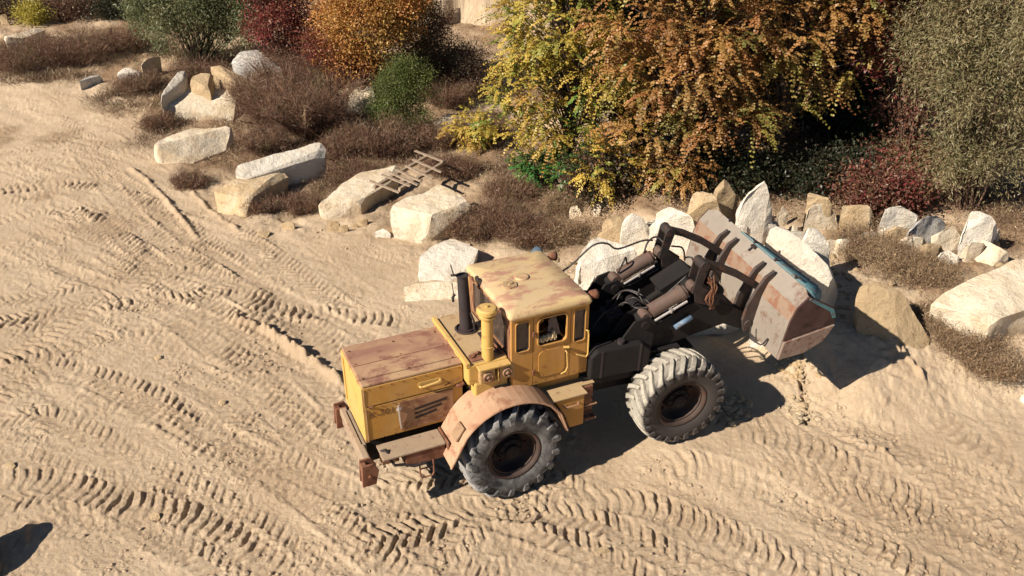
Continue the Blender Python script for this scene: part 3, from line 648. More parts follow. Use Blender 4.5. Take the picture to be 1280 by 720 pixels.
# ------------------------------------------------------------------ VEGETATION
def unit(v): return v/np.maximum(1e-9, np.linalg.norm(v, axis=-1, keepdims=True))
def leaf_quads(P, D, N, L, W):
    """rhombic leaves"""
    S = unit(np.cross(D, N)); L = L[:, None]; W = W[:, None]
    a = P; b_ = P+D*L*.5+S*W*.5; c_ = P+D*L; d_ = P+D*L*.5-S*W*.5
    V = np.stack([a, b_, c_, d_], 1).reshape(-1, 3); n = len(P)
    return V, np.arange(n*4).reshape(n, 4)
def pick(cols, n, jit=.25):
    c_ = np.array([c[1] for c in cols], float); w = np.array([c[0] for c in cols], float); w /= w.sum()
    k = rng.choice(len(cols), n, p=w); return c_[k]*(1+jit*(rng.random((n, 1))-.5)*2)
def stems_mesh(name, base, tips, r0, r1, mat, parent, trunkfrac=.35, trunk_r=None, multi=False, n=5):
    mb = MB(); base = np.array(base, float); tips = np.array(tips); top = tips[:, :].mean(0)
    if not multi:
        hh = (tips[:, 2].max()-base[2]); P = []
        for k in range(7):
            t = k/6; P.append(base+(top-base)*np.array([t*.6, t*.6, 0])+np.array([.12*math.sin(3*t+base[0]), .10*math.cos(4*t), hh*.82*t-.1]))
        mb.tube([tuple(p) for p in P], [trunk_r*(1-.75*k/6) for k in range(7)], 9)
        for tp in tips:
            f = np.clip((tp[2]-base[2])/hh*.75-.12, .08, .85)*6; i = int(f); s = P[i]+(P[min(i+1, 6)]-P[i])*(f-i)
            mid = (s+tp)/2+np.array([random.uniform(-.2, .2), random.uniform(-.2, .2), .22*np.linalg.norm(tp-s)])
            mb.tube([tuple(s), tuple((s+mid)/2+np.array([0, 0, .05])), tuple(mid), tuple(tp)], [r0, r0*.8, r0*.5, r1], n, cap=False)
    else:
        for tp in tips:
            s = base+np.array([random.uniform(-.2, .2), random.uniform(-.2, .2), -.1])
            mid = s*.45+tp*.55+np.array([random.uniform(-.15, .15), random.uniform(-.15, .15), .15*(tp[2]-s[2])])
            mb.tube([tuple(s), tuple((s+mid)/2), tuple(mid), tuple(tp)], [r0, r0*.8, r0*.55, r1], 4, cap=False)
    return mb.build(name, mat, parent, smooth=True)
def crown_pts(ells, n, rmin=.55):
    vol = np.array([e[3]*e[4]*e[5] for e in ells])**.8; k = rng.choice(len(ells), n, p=vol/vol.sum()); E = np.array(ells)[k]
    d = unit(rng.normal(size=(n, 3))); d[:, 2] = np.abs(d[:, 2])*np.where(rng.random(n) < .75, 1, -.5)
    r = rmin+(1-rmin)*rng.random(n)**.6
    return E[:, :3]+d*E[:, 3:6]*r[:, None], d
def frond_tree(name, label, base, ells, nclump, per, cols, L=.5, leaflets=8, lw=.05, ll=.15, group=None, cat='tree', trunk_r=.13, clump_r=.35, green=None):
    root = empty(name, base); tag(root, label, cat, group); b0 = np.array(base, float)
    tips, dirs = crown_pts(ells, nclump); 
    stems_mesh('trunk', (0, 0, 0), (tips-b0)[:150], .03, .008, M['bark'], root, trunk_r=trunk_r)
    nf = nclump*per; k = np.repeat(np.arange(nclump), per)
    ccol = pick(cols, nclump, .15)
    off = rng.normal(size=(nf, 3))*clump_r*np.array([1, 1, .55]); P0 = tips[k]+off
    out = unit(dirs[k]*.7+unit(off)*.9+rng.normal(size=(nf, 3))*.35+np.array([0, 0, .15]))
    Lf = L*rng.uniform(.6, 1.25, nf)
    m_ = leaflets; t = np.linspace(.12, 1, m_)
    PP = []; DD = []; NN = []; LL = []; CC = []
    up = np.array([0, 0, 1.]); side = unit(np.cross(out, up)+rng.normal(size=(nf, 3))*.15)
    fc = ccol[k]*(1+.35*(rng.random((nf, 1))-.5))+pick(cols, nf, .2)*.35; fc /= 1.35
    for ti in t:
        c_ = P0+out*Lf[:, None]*ti+np.array([0, 0, -1.])*(Lf*.36*ti**2)[:, None]
        tang = unit(out-up*1.1*ti)
        nrm = unit(np.cross(side, tang)); nrm = np.where(nrm[:, 2:3] < 0, -nrm, nrm)
        for sg in (1, -1):
            PP.append(c_+rng.normal(size=(nf, 3))*.008); DD.append(unit(tang*.65+side*sg-up*.25+rng.normal(size=(nf, 3))*.18))
            NN.append(unit(nrm+rng.normal(size=(nf, 3))*.3)); LL.append(ll*rng.uniform(.7, 1.1, nf)*(1-.35*ti)); CC.append(fc*(1+.15*(rng.random((nf, 1))-.5)))
    PP, DD, NN, LL, CC = (np.concatenate(q) for q in (PP, DD, NN, LL, CC))
    V, F = leaf_quads(PP-b0, DD, NN, LL, np.full(len(PP), lw))
    np_mesh('crown', V, F, M['leaf'], root, col=np.repeat(CC, 4, 0)); return root
def leafy_bush(name, label, base, ells, nclump, per, cols, ll=.07, lw=.035, group=None, cat='bush', clump=(.22, .22, .22), droop=0., nst=26, sr=.014, rmin=.3, part='foliage'):
    root = empty(name, base); tag(root, label, cat, group); b0 = np.array(base, float)
    tips, dirs = crown_pts(ells, nclump, rmin); n = nclump*per; k = np.repeat(np.arange(nclump), per)
    stems_mesh('stems', (0, 0, 0), (tips-b0)[:nst], sr, .004, M['twig'], root, multi=True)
    cs = rng.uniform(.6, 1.4, (nclump, 1))
    off = rng.normal(size=(n, 3))*np.array(clump)*cs[k]
    P = tips[k]+off
    D = unit(rng.normal(size=(n, 3))+dirs[k]*.6+np.array([0, 0, -droop])+unit(off)*.5)
    N = unit(rng.normal(size=(n, 3))*.7+np.array([0, 0, .8])+dirs[k]*.3)
    cc = pick(cols, nclump, .2)[k]*.6+pick(cols, n, .25)*.4
    V, F = leaf_quads(P-b0, D, N, ll*rng.uniform(.6, 1.3, n), lw*rng.uniform(.7, 1.2, n))
    np_mesh(part, V, F, M['leaf'], root, col=np.repeat(cc, 4, 0)); return root
def blades(P, H, W, lean, cols, mat=None):
    n = len(P); a = rng.random(n)*6.28; D = np.stack([np.cos(a)*lean, np.sin(a)*lean, np.ones(n)], -1)*1.0; D = unit(D)
    S = unit(np.cross(D, unit(rng.normal(size=(n, 3))))); W = W[:, None]; H = H[:, None]
    V = np.stack([P-S*W*.5, P+S*W*.5, P+D*H*.6+S*W*.35+np.array([0, 0, .0]), P+D*H+rng.normal(size=(n, 3))*.06*H*np.array([1, 1, .2])], 1).reshape(-1, 3)
    return V, np.arange(n*4).reshape(n, 4), np.repeat(pick(cols, n, .3), 4, 0)
def dry_shrub(name, label, base, rad, h, n, cols, group=None, w=.007, cat='shrub'):
    root = empty(name, base); tag(root, label, cat, group)
    ns = 70; a = rng.random(ns)*6.28; r = rad*rng.random(ns)**.5*.5; P = np.stack([np.cos(a)*r, np.sin(a)*r, np.full(ns, -.08)], -1)
    d = unit(np.stack([np.cos(a), np.sin(a), rng.uniform(.9, 3.2, ns)], -1)+rng.normal(size=(ns, 3))*.3); L = h*rng.uniform(.6, 1.1, ns)
    S = unit(np.cross(d, rng.normal(size=(ns, 3))))*w; bend = rng.normal(size=(ns, 3))*.12*h
    T = P+d*L[:, None]+bend*np.array([1, 1, 0])
    V = np.stack([P-S, P+S, P+d*L[:, None]*.6+S*.5+bend*.2, T], 1).reshape(-1, 3)
    np_mesh('stems', V, np.arange(ns*4).reshape(ns, 4), M['straw'], root, col=np.repeat(pick(cols, ns, .3), 4, 0))
    # side twigs of every length leave the stems at all angles
    m_ = n*8; k = rng.integers(0, ns, m_); t = rng.uniform(.15, 1.0, m_)**.8; cl = rng.normal(size=(ns, 3))*.10
    Q = P[k]+(T-P)[k]*t[:, None]+rng.normal(size=(m_, 3))*np.array([.13, .13, .09])*rad
    D = unit(d[k]*.5+rng.normal(size=(m_, 3))*.8+np.array([0, 0, .25])); l_ = rng.uniform(.05, .26, m_)*h**.5
    S = unit(np.cross(D, rng.normal(size=(m_, 3))))*w*.45; b_ = rng.normal(size=(m_, 3))*.004
    V = np.stack([Q-S*.6, Q+S*.6, Q+D*l_[:, None]*.55+S*.5+b_, Q+D*l_[:, None]], 1).reshape(-1, 3)
    F = np.arange(m_*4).reshape(m_, 4); C1_ = np.repeat(pick(cols, ns, .15)[k]*.5+pick(cols, m_, .3)*.5, 4, 0)
    q = n*2; k = rng.integers(0, m_, q); V2, F2 = leaf_quads(Q[k]+D[k]*l_[k][:, None], unit(rng.normal(size=(q, 3))), unit(rng.normal(size=(q, 3))), rng.uniform(.02, .05, q), rng.uniform(.010, .022, q))
    np_mesh('foliage', np.vstack([V, V2]), np.vstack([F, F2+len(V)]), M['straw'], root, col=np.vstack([C1_, np.repeat(pick(cols, q, .35), 4, 0)])); return root

ORG = [(5, (.42, .215, .07)), (3, (.30, .125, .045)), (2.5, (.40, .25, .085)), (1.6, (.17, .20, .05)), (1.2, (.36, .31, .07))]
YEG = [(5, (.55, .39, .075)), (3, (.46, .36, .07)), (1.5, (.24, .27, .06)), (1.4, (.10, .22, .045)), (1, (.46, .24, .06))]
GRN = [(4, (.06, .19, .045)), (2, (.10, .22, .05)), (1, (.22, .26, .05))]
OLV = [(4, (.27, .235, .12)), (3, (.33, .27, .14)), (2, (.19, .19, .085)), (1.5, (.30, .19, .11))]
SAG = [(4, (.16, .18, .085)), (2, (.24, .22, .11)), (1, (.10, .13, .06))]
RED = [(4, (.24, .045, .045)), (2, (.30, .11, .07)), (3, (.17, .075, .055)), (1, (.12, .12, .05))]
BRN = [(4, (.27, .175, .10)), (3, (.36, .25, .15)), (2, (.17, .10, .065)), (2, (.44, .33, .20))]
RBR = [(4, (.20, .105, .068)), (3, (.25, .15, .092)), (3, (.12, .06, .045)), (1.5, (.34, .24, .145)), (.6, (.13, .14, .055))]
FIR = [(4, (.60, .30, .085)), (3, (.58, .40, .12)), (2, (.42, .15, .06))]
SHADE_GRN = [(4, (.028, .038, .02)), (2, (.05, .055, .025)), (2, (.075, .045, .03))]  # leaf colours darkened to stand for the deep shade under the trees

def E(px, py, dz, rx, ry, rz, base):     # crown ellipsoid centred where this ray meets the vertical plane through the base
    d = ray(px, py); t = (base[1]+dz)/d[1]; return (d[0]*t, d[1]*t, CAMH+d[2]*t, rx, ry, rz)
# yellow-green tree
b = at(712, 236)
frond_tree('locust_tree', 'yellow and green leaved tree left of the orange tree, trunk showing through', b,
  [E(700, 40, 0, 1.7, 1.5, 1.6, b), E(660, 120, -.4, 1.0, 1.0, 1.1, b), E(740, 90, 0, 1.3, 1.4, 1.5, b), E(650, 165, -.5, 1.1, .8, .6, b), E(660, 70, -.2, .7, .8, .9, b), E(700, 160, -.4, 1.0, .8, .7, b), E(770, 170, 0, .9, .9, .9, b), E(720, -60, 0, 1.8, 1.6, 1.4, b)],
  330, 9, YEG, L=.62, ll=.10, lw=.062, trunk_r=.11, clump_r=.10, leaflets=9)
b = at(852, 238)
frond_tree('locust_tree', 'tall orange leaved tree directly behind the loader boom', b,
  [E(850, 90, 0, 1.7, 1.5, 1.5, b), E(810, 30, 0, 1.5, 1.4, 1.3, b), E(900, 40, 0, 1.6, 1.4, 1.5, b), E(820, 170, -.3, 1.1, 1.0, .9, b), E(900, 150, -.2, 1.3, 1.1, .8, b), E(860, -60, 0, 2.2, 1.6, 1.3, b)],
  235, 11, ORG, L=.72, ll=.10, lw=.068, trunk_r=.14, clump_r=.10, leaflets=9)
b = at(960, 226)
frond_tree('locust_tree', 'orange-brown leaved tree above the upright white boulder', b,
  [E(985, 40, 0, 1.9, 1.5, 1.5, b), E(1030, 70, 0, 1.3, 1.2, 1.2, b), E(950, 120, -.2, 1.2, 1.1, .9, b), E(1000, 120, -.2, .8, .7, .5, b), E(1000, -60, 0, 2.2, 1.6, 1.3, b), E(1060, 10, 0, 1.1, 1, .9, b)],
  195, 11, ORG, L=.72, ll=.10, lw=.068, trunk_r=.13, clump_r=.10, leaflets=9)
# low green sprays of young locust
for px, py, w_, h_, l in ((700, 232, .55, .45, 'young bright green locust sprout left of the trunk foot'), (735, 246, .6, .5, 'young green locust sprout beside the yellow-leaved twigs'), (668, 232, .35, .35, 'small green sprout on the brown bank left of the tree')):
    b = at(px, py); frond_tree('locust_sapling', l, b, [(b[0], b[1], b[2]+h_*1.4, w_, w_*.8, h_)], 11, 12, GRN, L=.45, ll=.14, lw=.05, cat='sapling', trunk_r=.025, clump_r=.18, group='green saplings under the trees')
for px, py, w_, h_, cols, l in ((590, 186, .6, .45, YEG, 'low yellow sprig hanging over the flat pale boulder'), (756, 252, .7, .6, YEG, 'yellow leaved sapling in shade under the tall trees'), (845, 244, .6, .5, ORG, 'orange leaved sapling between trunk and tan boulder')):
    b = at(px, py); frond_tree('locust_sapling', l, b, [(b[0], b[1], b[2]+h_*1.5, w_, w_*.8, h_)], 16, 14, cols, L=.4, ll=.13, lw=.045, cat='sapling', trunk_r=.03, clump_r=.2, group='autumn saplings under the trees')
# willow-like bushes
b = at(1205, 262)
leafy_bush('willow_bush', 'large grey-green willow bush filling the upper right corner', b, [E(1215, 110, 0, 1.7, 1.5, 1.9, b), E(1250, 30, 0, 2.0, 1.8, 1.6, b), E(1180, 60, .4, 1.2, 1.2, 1.5, b), E(1185, 200, -.2, .8, .8, .9, b), E(1240, 200, -.3, 1.2, 1.1, 1.0, b), E(1290, 130, 0, 1.4, 1.2, 1.6, b), E(1180, -40, .4, 1.5, 1.2, 1.2, b)],
  420, 190, OLV, ll=.12, lw=.026, clump=(.20, .20, .30), droop=.6, nst=60, sr=.03, rmin=.4)
b = at(248, 82)
leafy_bush('willow_bush', 'rounded grey-green willow bush behind the leaning slabs', b, [E(240, 30, 0, 2.4, 1.8, 2.0, b), E(300, 20, 0, 2.0, 1.6, 1.9, b), E(210, 10, 0, 1.6, 1.5, 1.5, b), E(262, -20, 0, 2.6, 1.8, 1.3, b)],
  300, 190, SAG, ll=.15, lw=.04, clump=(.26, .26, .40), droop=.8, nst=50, sr=.03, rmin=.4)
b = at(365, 108)
leafy_bush('sumac_bush', 'dark crimson bush beside the grey-green willow', b, [E(345, 40, 0, 1.2, 1.0, 1.2, b), E(372, 20, 0, 1.0, .9, 1.0, b), E(335, -10, 0, 1.3, 1.0, 1.0, b), E(362, 78, 0, .9, .7, .6, b)], 130, 120, RED, ll=.12, lw=.06, clump=(.25, .25, .22), rmin=.3)
b = at(450, 128)
leafy_bush('maple_bush', 'bright orange and yellow bush at the top left of the picture middle', b, [E(455, 40, 0, 1.9, 1.4, 1.9, b), E(465, 0, 0, 2.1, 1.4, 1.4, b), E(445, 80, -.3, 1.3, .9, .8, b)], 230, 160, FIR, ll=.11, lw=.06, clump=(.25, .25, .24), rmin=.35)
b = at(420, 130)
leafy_bush('sumac_bush', 'reddish scrub at the foot of the orange bush', b, [E(412, 70, 0, 1.1, .9, 1.1, b), E(440, 88, -.2, 1.0, .8, .6, b)], 90, 110, RED+FIR[2:], ll=.09, lw=.045, rmin=.3)
b = at(522, 108)
leafy_bush('thorn_bush', 'olive-brown leafy bush left of the sandy bank', b, [E(510, 45, 0, 1.6, 1.3, 1.8, b), E(528, 35, .4, 1.2, 1.0, 1.3, b), E(500, 10, 0, 1.4, 1.2, 1.3, b), E(535, 80, 0, 1.4, 1.1, 1.0, b)], 230, 130, OLV+RBR[:2]+RED[:1], ll=.09, lw=.045, rmin=.35)
b = at(500, 168)
leafy_bush('privet_bush', 'dense dark green bush in the middle of the brush', b, [E(498, 118, 0, .95, .8, 1.1, b), E(522, 110, .1, .7, .6, .9, b), E(480, 145, -.1, .8, .6, .65, b), E(512, 150, -.1, .9, .7, .6, b), E(500, 95, 0, .5, .5, .6, b)], 150, 150, [(4, (.12, .15, .042)), (2, (.17, .20, .05)), (1, (.08, .11, .04))], ll=.065, lw=.035, clump=(.17, .17, .18), rmin=.35, nst=40)
b = at(585, 118)
leafy_bush('thorn_bush', 'dark tangled bush in shade beneath the sandy bank', b, [E(580, 80, .3, 1.3, 1.0, 1.0, b), E(600, 110, 0, 1.0, .9, .7, b), E(560, 100, .2, 1.0, .8, .7, b)], 130, 110, [(3, (.12, .075, .055)), (2, (.10, .09, .05)), (1, (.2, .11, .08))], ll=.08, lw=.035, rmin=.2)
b = at(45, 30)
leafy_bush('broom_bush', 'small bright yellow bush at the far upper left', b, [E(42, 20, 0, .7, .6, .55, b)], 50, 70, [(3, (.50, .42, .08)), (1, (.38, .34, .08))], ll=.12, lw=.05, rmin=.1)
for px, py, sx, sz, cols, l in ((15, 6, 2.2, 1.3, SHADE_GRN+RBR, 'dark brown thicket at the extreme upper left'), (100, 4, 2.4, 1.2, RBR, 'brown thicket behind the small yellow bush'), (150, 6, 2.2, 1.5, SHADE_GRN, 'shadowy dark thicket left of the grey-green willow'),
    (395, 55, 1.5, 1.7, RBR+RED[:1], 'brown shrub rising between crimson and orange bushes'), (1118, 70, 2.0, 2.6, RED+OLV[:1], 'wine-red scrub between orange tree and willow'), (1090, 160, 1.5, 1.6, SHADE_GRN+GRN[1:2], 'shadowed dark green scrub right of the orange tree'), (1075, 130, 1.5, 1.5, RED, 'deep red shrub in the hollow right of the orange-brown tree'), (1105, 235, 1.2, .6, RED+RBR, 'low red scrub in front of the deep red shrub'), (1130, 200, 1.0, .9, RED+OLV[:2]+RBR[:1], 'red leaved scrub at the foot of the right willow'),
    (1140, 0, 2.4, 2.4, RED+RBR[:1], 'crimson crown at the top right beyond the scrub'), (760, 215, 1.3, .8, SHADE_GRN+RBR[:1], 'dark undergrowth below the yellow-green tree'), (900, 210, 1.8, .8, SHADE_GRN, 'dark undergrowth below the tall orange tree'), (1040, 215, 1.6, .8, SHADE_GRN, 'dark undergrowth below the orange-brown tree')):
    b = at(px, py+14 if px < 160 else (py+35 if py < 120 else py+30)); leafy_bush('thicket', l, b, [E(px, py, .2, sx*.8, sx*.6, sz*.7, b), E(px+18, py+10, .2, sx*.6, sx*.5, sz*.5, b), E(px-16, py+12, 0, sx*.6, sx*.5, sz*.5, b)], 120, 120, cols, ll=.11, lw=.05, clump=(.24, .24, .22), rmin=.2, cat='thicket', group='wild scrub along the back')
b = at(1135, 226)
leafy_bush('sumac_bush', 'tall crimson shrub between the orange-brown tree and the right willow', b, [E(1112, 60, 0, 1.1, .8, 1.2, b), E(1145, 20, 0, 1.3, .9, 1.1, b), E(1090, 20, 0, 1.1, .8, .8, b), E(1135, 130, 0, .7, .6, .9, b), E(1110, -40, 0, 1.8, .9, 1.0, b), E(1150, 200, 0, .5, .5, .5, b)], 200, 110, RED+RBR[1:2], ll=.12, lw=.05, clump=(.2, .2, .24), rmin=.3, nst=60)
for px, by, l in ((800, 185, 'shade-darkened shrub behind the trunk of the tall orange tree'), (880, 180, 'shade-darkened shrub between the two orange trees'), (965, 176, 'shade-darkened shrub behind the orange-brown tree trunk'), (1050, 180, 'shade-darkened shrub at the shaded right end of the orange trees')):
    b = at(px, by); leafy_bush('shade_dark_shrub', l, b, [(b[0], b[1], b[2]+1.0, 1.7, 1.0, 1.2), (b[0]+.5, b[1]+.3, b[2]+2.6, 1.5, 1.0, 1.2), (b[0]-.4, b[1]+.4, b[2]+4.0, 1.4, 1.0, 1.0)], 110, 110, SHADE_GRN, ll=.14, lw=.07, clump=(.28, .28, .26), rmin=.2, cat='shrub', group='shade-darkened shrubs behind the orange trees', nst=20, sr=.03)  # shade behind the trees is put into these leaf colours
# deeper woodland filling behind the trees
for i, (px, by, x_, cols, l) in enumerate(((745, 120, 2.4, SHADE_GRN, 'shaded woodland shrub behind the yellow-green tree'), (790, 120, 3.0, SHADE_GRN+ORG[:1], 'shaded woodland shrub behind the tall orange tree'), (890, 120, 3.0, SHADE_GRN, 'dark woodland shrub behind both orange trees'), (990, 120, 3.0, SHADE_GRN+RED[:1], 'dark woodland shrub behind the orange-brown tree'), (1080, 130, 2.8, SHADE_GRN+RED[:1], 'dark woodland shrub behind the wine-red scrub'), (1180, 130, 3.0, SAG, 'sage woodland shrub behind the right willow'), (1280, 130, 3.0, SAG, 'sage woodland shrub at the right behind the willow'))):
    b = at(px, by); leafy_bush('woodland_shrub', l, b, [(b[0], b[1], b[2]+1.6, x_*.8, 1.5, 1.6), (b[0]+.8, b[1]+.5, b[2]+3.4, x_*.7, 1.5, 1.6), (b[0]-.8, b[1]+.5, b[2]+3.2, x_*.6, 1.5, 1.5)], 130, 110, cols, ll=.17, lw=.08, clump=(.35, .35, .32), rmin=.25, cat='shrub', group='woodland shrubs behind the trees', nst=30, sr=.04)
# dry shrubs
GD = 'dry brown shrubs in the brush'
for px, py, rad, h, n, l in ((388, 168, 1.15, 1.7, 3800, 'tall dead reddish-brown shrub left of the squared boulder'), (345, 150, 1.3, 1.4, 3200, 'dead brown shrub behind the long rounded boulder'), (375, 118, 1.5, 1.5, 3200, 'dead brown shrub below the crimson bush'), (435, 195, .9, .6, 1500, 'low brown shrub above the broad flat slab'),
    (330, 265, .5, .5, 700, 'dark dry clump right of the lichened block'), (375, 262, .6, .5, 800, 'dry clump between lichened block and flat slab'), (625, 285, 1.0, .75, 1900, 'tangled dead bramble behind the cab roof'), (585, 290, .8, .65, 1300, 'dead bramble right of the white-faced boulder'), (660, 300, .9, .6, 1500, 'dead bramble over the white boulder behind the cab'),
    (1075, 315, .8, .55, 1500, 'dry bush right of the pointed white stone'), (1120, 330, .8, .5, 1300, 'dry bush left of the large flat slab'), (1165, 345, .7, .35, 1100, 'sparse dry bush above the large flat slab'), (1200, 425, .8, .4, 1600, 'dry bush below the large flat slab'), (1235, 455, .7, .35, 1300, 'dry bush beside the block on the right photo edge'), (1170, 400, .5, .4, 800, 'dry twigs behind the sloping tan boulder'),
    (330, 188, .8, .6, 1600, 'brown weeds right of the long rounded boulder'), (440, 225, 1.0, .5, 1700, 'brown weeds above the flat slab left of the pallet'), (475, 190, 1.2, .8, 2200, 'brown scrub below the green bush'), (565, 215, 1.0, .5, 1700, 'pale weeds right of the broken pallet'), (600, 170, 1.2, .7, 1800, 'brown scrub beside the flat pale boulder'), (420, 95, 1.4, 1.3, 2200, 'tangled brown scrub between crimson and orange bushes'), (560, 95, 1.5, 1.2, 2200, 'brown scrub below the sandy bank'), (250, 105, 1.1, .7, 1600, 'brown scrub at the foot of the grey-green willow'), (175, 112, 1.0, .5, 1400, 'brown weeds in front of the two pale stones'), (300, 125, .9, .8, 1600, 'brown shrub at the right end of the log-shaped boulder'), (545, 180, .9, .7, 1500, 'brown weeds behind the pallet'), (240, 232, .6, .4, 900, 'low reddish weeds between the long rounded boulder and the lichened block'), (200, 158, .8, .35, 1100, 'low reddish weeds in front of the log-shaped boulder'), (640, 245, .9, .5, 1500, 'pale brown weeds right of the pallet'), (705, 262, .6, .5, 1100, 'brown weeds under the green saplings'), (90, 75, 1.8, .9, 2400, 'brown scrub patch in front of the yellow bush'), (30, 85, 1.6, .7, 1800, 'brown scrub patch at the left photo edge'), (155, 62, 1.4, .8, 1800, 'brown scrub patch left of the grey-green willow'), (1150, 235, 1.2, .7, 1800, 'brown scrub in front of the crimson shrub'), (1030, 225, 1.1, .6, 1500, 'shaded brown scrub above the flat capstone'),
    (560, 130, 1.0, 1.1, 1300, 'bare twiggy shrub in front of the dark tangled bush'), (700, 300, .6, .5, 900, 'dead weeds left of the big smooth boulder')):
    b = at(px, py); dry_shrub('dry_shrub', l, b, rad*1.15, h*(1.35 if py < 200 and px < 480 else 1.0), n, RBR if px < 700 else BRN, GD, w=.010 if py > 250 else .014)
# ground cover of dry weeds: one object nobody could count
def poly_scatter(polys, n):
    out = []
    A = [abs(sum(p[i][0]*p[(i+1) % len(p)][1]-p[(i+1) % len(p)][0]*p[i][1] for i in range(len(p)))) for p in polys]; tot = sum(A)
    for p, a_ in zip(polys, A):
        p = np.array(p, float); m_ = int(n*a_/tot); x0, y0 = p.min(0); x1, y1 = p.max(0); got = []
        X_ = rng.uniform(x0, x1, m_*4); Y_ = rng.uniform(y0, y1, m_*4); ins = np.zeros(len(X_), bool); j = len(p)-1
        for i in range(len(p)):
            c_ = ((p[i, 1] > Y_) != (p[j, 1] > Y_)) & (X_ < (p[j, 0]-p[i, 0])*(Y_-p[i, 1])/(p[j, 1]-p[i, 1]+1e-9)+p[i, 0]); ins ^= c_; j = i
        out.append(np.stack([X_[ins][:m_], Y_[ins][:m_]], -1))
    return np.concatenate(out)
def world_patch(polys, n, thr=-.1):
    wp = [[tuple(at(*q)[:2]) for q in p] for p in polys]; P = poly_scatter(wp, n)
    k = fbm(P[:, 0], P[:, 1], .9, 3, 71) > thr+rng.normal(0, .07, len(P)); P = P[k]
    P = P+rng.normal(0, .28, P.shape); return np.stack([P[:, 0], P[:, 1], base_h(P[:, 0], P[:, 1])-.02], -1)
patches = [[(-40, 45), (60, 55), (170, 45), (205, 70), (150, 85), (100, 100), (-40, 108)], [(120, 110), (210, 95), (215, 130), (150, 150), (110, 125)], [(130, 175), (210, 140), (300, 150), (300, 185), (150, 182)],
  [(240, 215), (300, 180), (420, 150), (560, 165), (640, 190), (650, 230), (590, 245), (520, 205), (430, 215), (400, 255), (330, 280), (250, 275)], [(560, 180), (720, 225), (760, 255), (760, 300), (700, 320), (600, 310), (560, 260)],
  [(380, 110), (560, 150), (620, 160), (560, 190), (400, 180)], [(1010, 250), (1290, 240), (1290, 300), (1180, 330), (1170, 370), (1100, 350), (1050, 330), (1010, 290)], [(1140, 395), (1180, 400), (1265, 440), (1262, 485), (1190, 455)],
  [(740, 225), (1130, 205), (1200, 245), (980, 262), (760, 262)], [(400, 255), (480, 250), (490, 285), (400, 292)], [(190, 55), (420, 100), (420, 130), (300, 130)]]
P = world_patch(patches, 290000, .02); n = len(P); far = np.clip(P[:, 1]/30, .5, 1.8)
V, F, C_ = blades(P, rng.uniform(.05, .30, n)*np.clip(far, .6, 1.2), .003+.0045*far, 1.0, BRN+RBR)
o = np_mesh('dry_grass', V, F, M['straw'], col=C_); c4 = C_.reshape(-1, 4, 3); st_ = ss((fbm(P[:, 0], P[:, 1], .5, 3, 88)+rng.normal(0, .12, n))/.12)[:, None, None]; c4 = c4*(1-st_)*.72+st_*c4*np.array([1.45, 1.6, 1.65]); a_ = o.data.color_attributes['tint']; q_ = np.ones((len(V), 4), np.float32); q_[:, :3] = np.clip(c4.reshape(-1, 3), 0, .7); a_.data.foreach_set('color', q_.ravel())
tag(o, 'dry brown grass and weeds covering the ground among the boulders', 'grass', kind='stuff')
P = np.vstack([world_patch(patches, 60000, .04), world_patch([[(700, 235), (1130, 205), (1290, 235), (1290, 285), (1180, 270), (980, 275), (760, 290), (700, 300)]], 60000, -.22), world_patch([[(230, 120), (470, 110), (560, 170), (480, 230), (300, 240), (250, 200)]], 40000, -.1)]); n = len(P); P[:, 2] += rng.random(n)*.25
V, F = leaf_quads(P, unit(rng.normal(size=(n, 3))), unit(rng.normal(size=(n, 3))), rng.uniform(.02, .06, n), rng.uniform(.010, .025, n))
o = np_mesh('leaf_litter', V, F, M['straw'], col=np.repeat(pick(RBR+BRN, n, .35), 4, 0)); tag(o, 'withered leaves caught among the dry weeds', 'leaf litter', kind='stuff')
M['hood_door'] = worn_paint('hood_door_primer', (.30, .15, .08), (.40, .26, .13), (.18, .07, .035), .5, 3.5)
M['fender2'] = worn_paint('fender_patch', (.30, .19, .11), (.40, .28, .17), (.2, .09, .05), .3, 6)
M['lamp_box'] = worn_paint('headlight_box_paint', (.42, .26, .10), (.48, .34, .18), (.25, .10, .05), .4, 6)
M['rust_light'] = worn_paint('light_rust', (.33, .17, .09), (.46, .32, .2), (.2, .08, .045), .5, 8)
M['cab_rear'] = worn_paint('peeled_cab_rear', (.26, .12, .06), (.44, .29, .15), (.14, .05, .03), .6, 6, streak=(1, 3, .6))
M['patch'] = worn_paint('roof_patch_metal', (.40, .27, .14), (.46, .34, .2), (.24, .11, .06), .4, 14)
M['crank'] = worn_paint('dark_crank_steel', (.022, .018, .017), (.07, .05, .04), (.08, .035, .025), .4, 8)
M['link'] = worn_paint('brown_link_bar', (.035, .025, .022), (.08, .06, .05), (.10, .045, .03), .5, 6)
M['bracket'] = worn_paint('dark_bracket_steel', (.045, .035, .032), (.14, .10, .08), (.10, .05, .03), .4, 8)
M['wear'] = worn_paint('scraped_corner_steel', (.20, .14, .11), (.42, .33, .27), (.14, .06, .04), .45, 9)
# ------------------------------------------------------------------ THE WHEEL LOADER (x forward to the bucket, y left, z up)
LD = empty('wheel_loader', (-.51, 12.264, 0), R(24.277))
tag(LD, 'old rusty yellow articulated wheel loader with raised bucket, standing on the tracked sand', 'wheel loader')
MF = Matrix.Translation((1.6, 0, .21)) @ Matrix.Rotation(R(-5.08), 4, 'Z') @ Matrix.Translation((0, -1.38, 0)) @ Matrix.Rotation(R(4.064), 4, 'X') @ Matrix.Translation((0, 1.38, 0))
def front(o): o.matrix_local = MF; return o

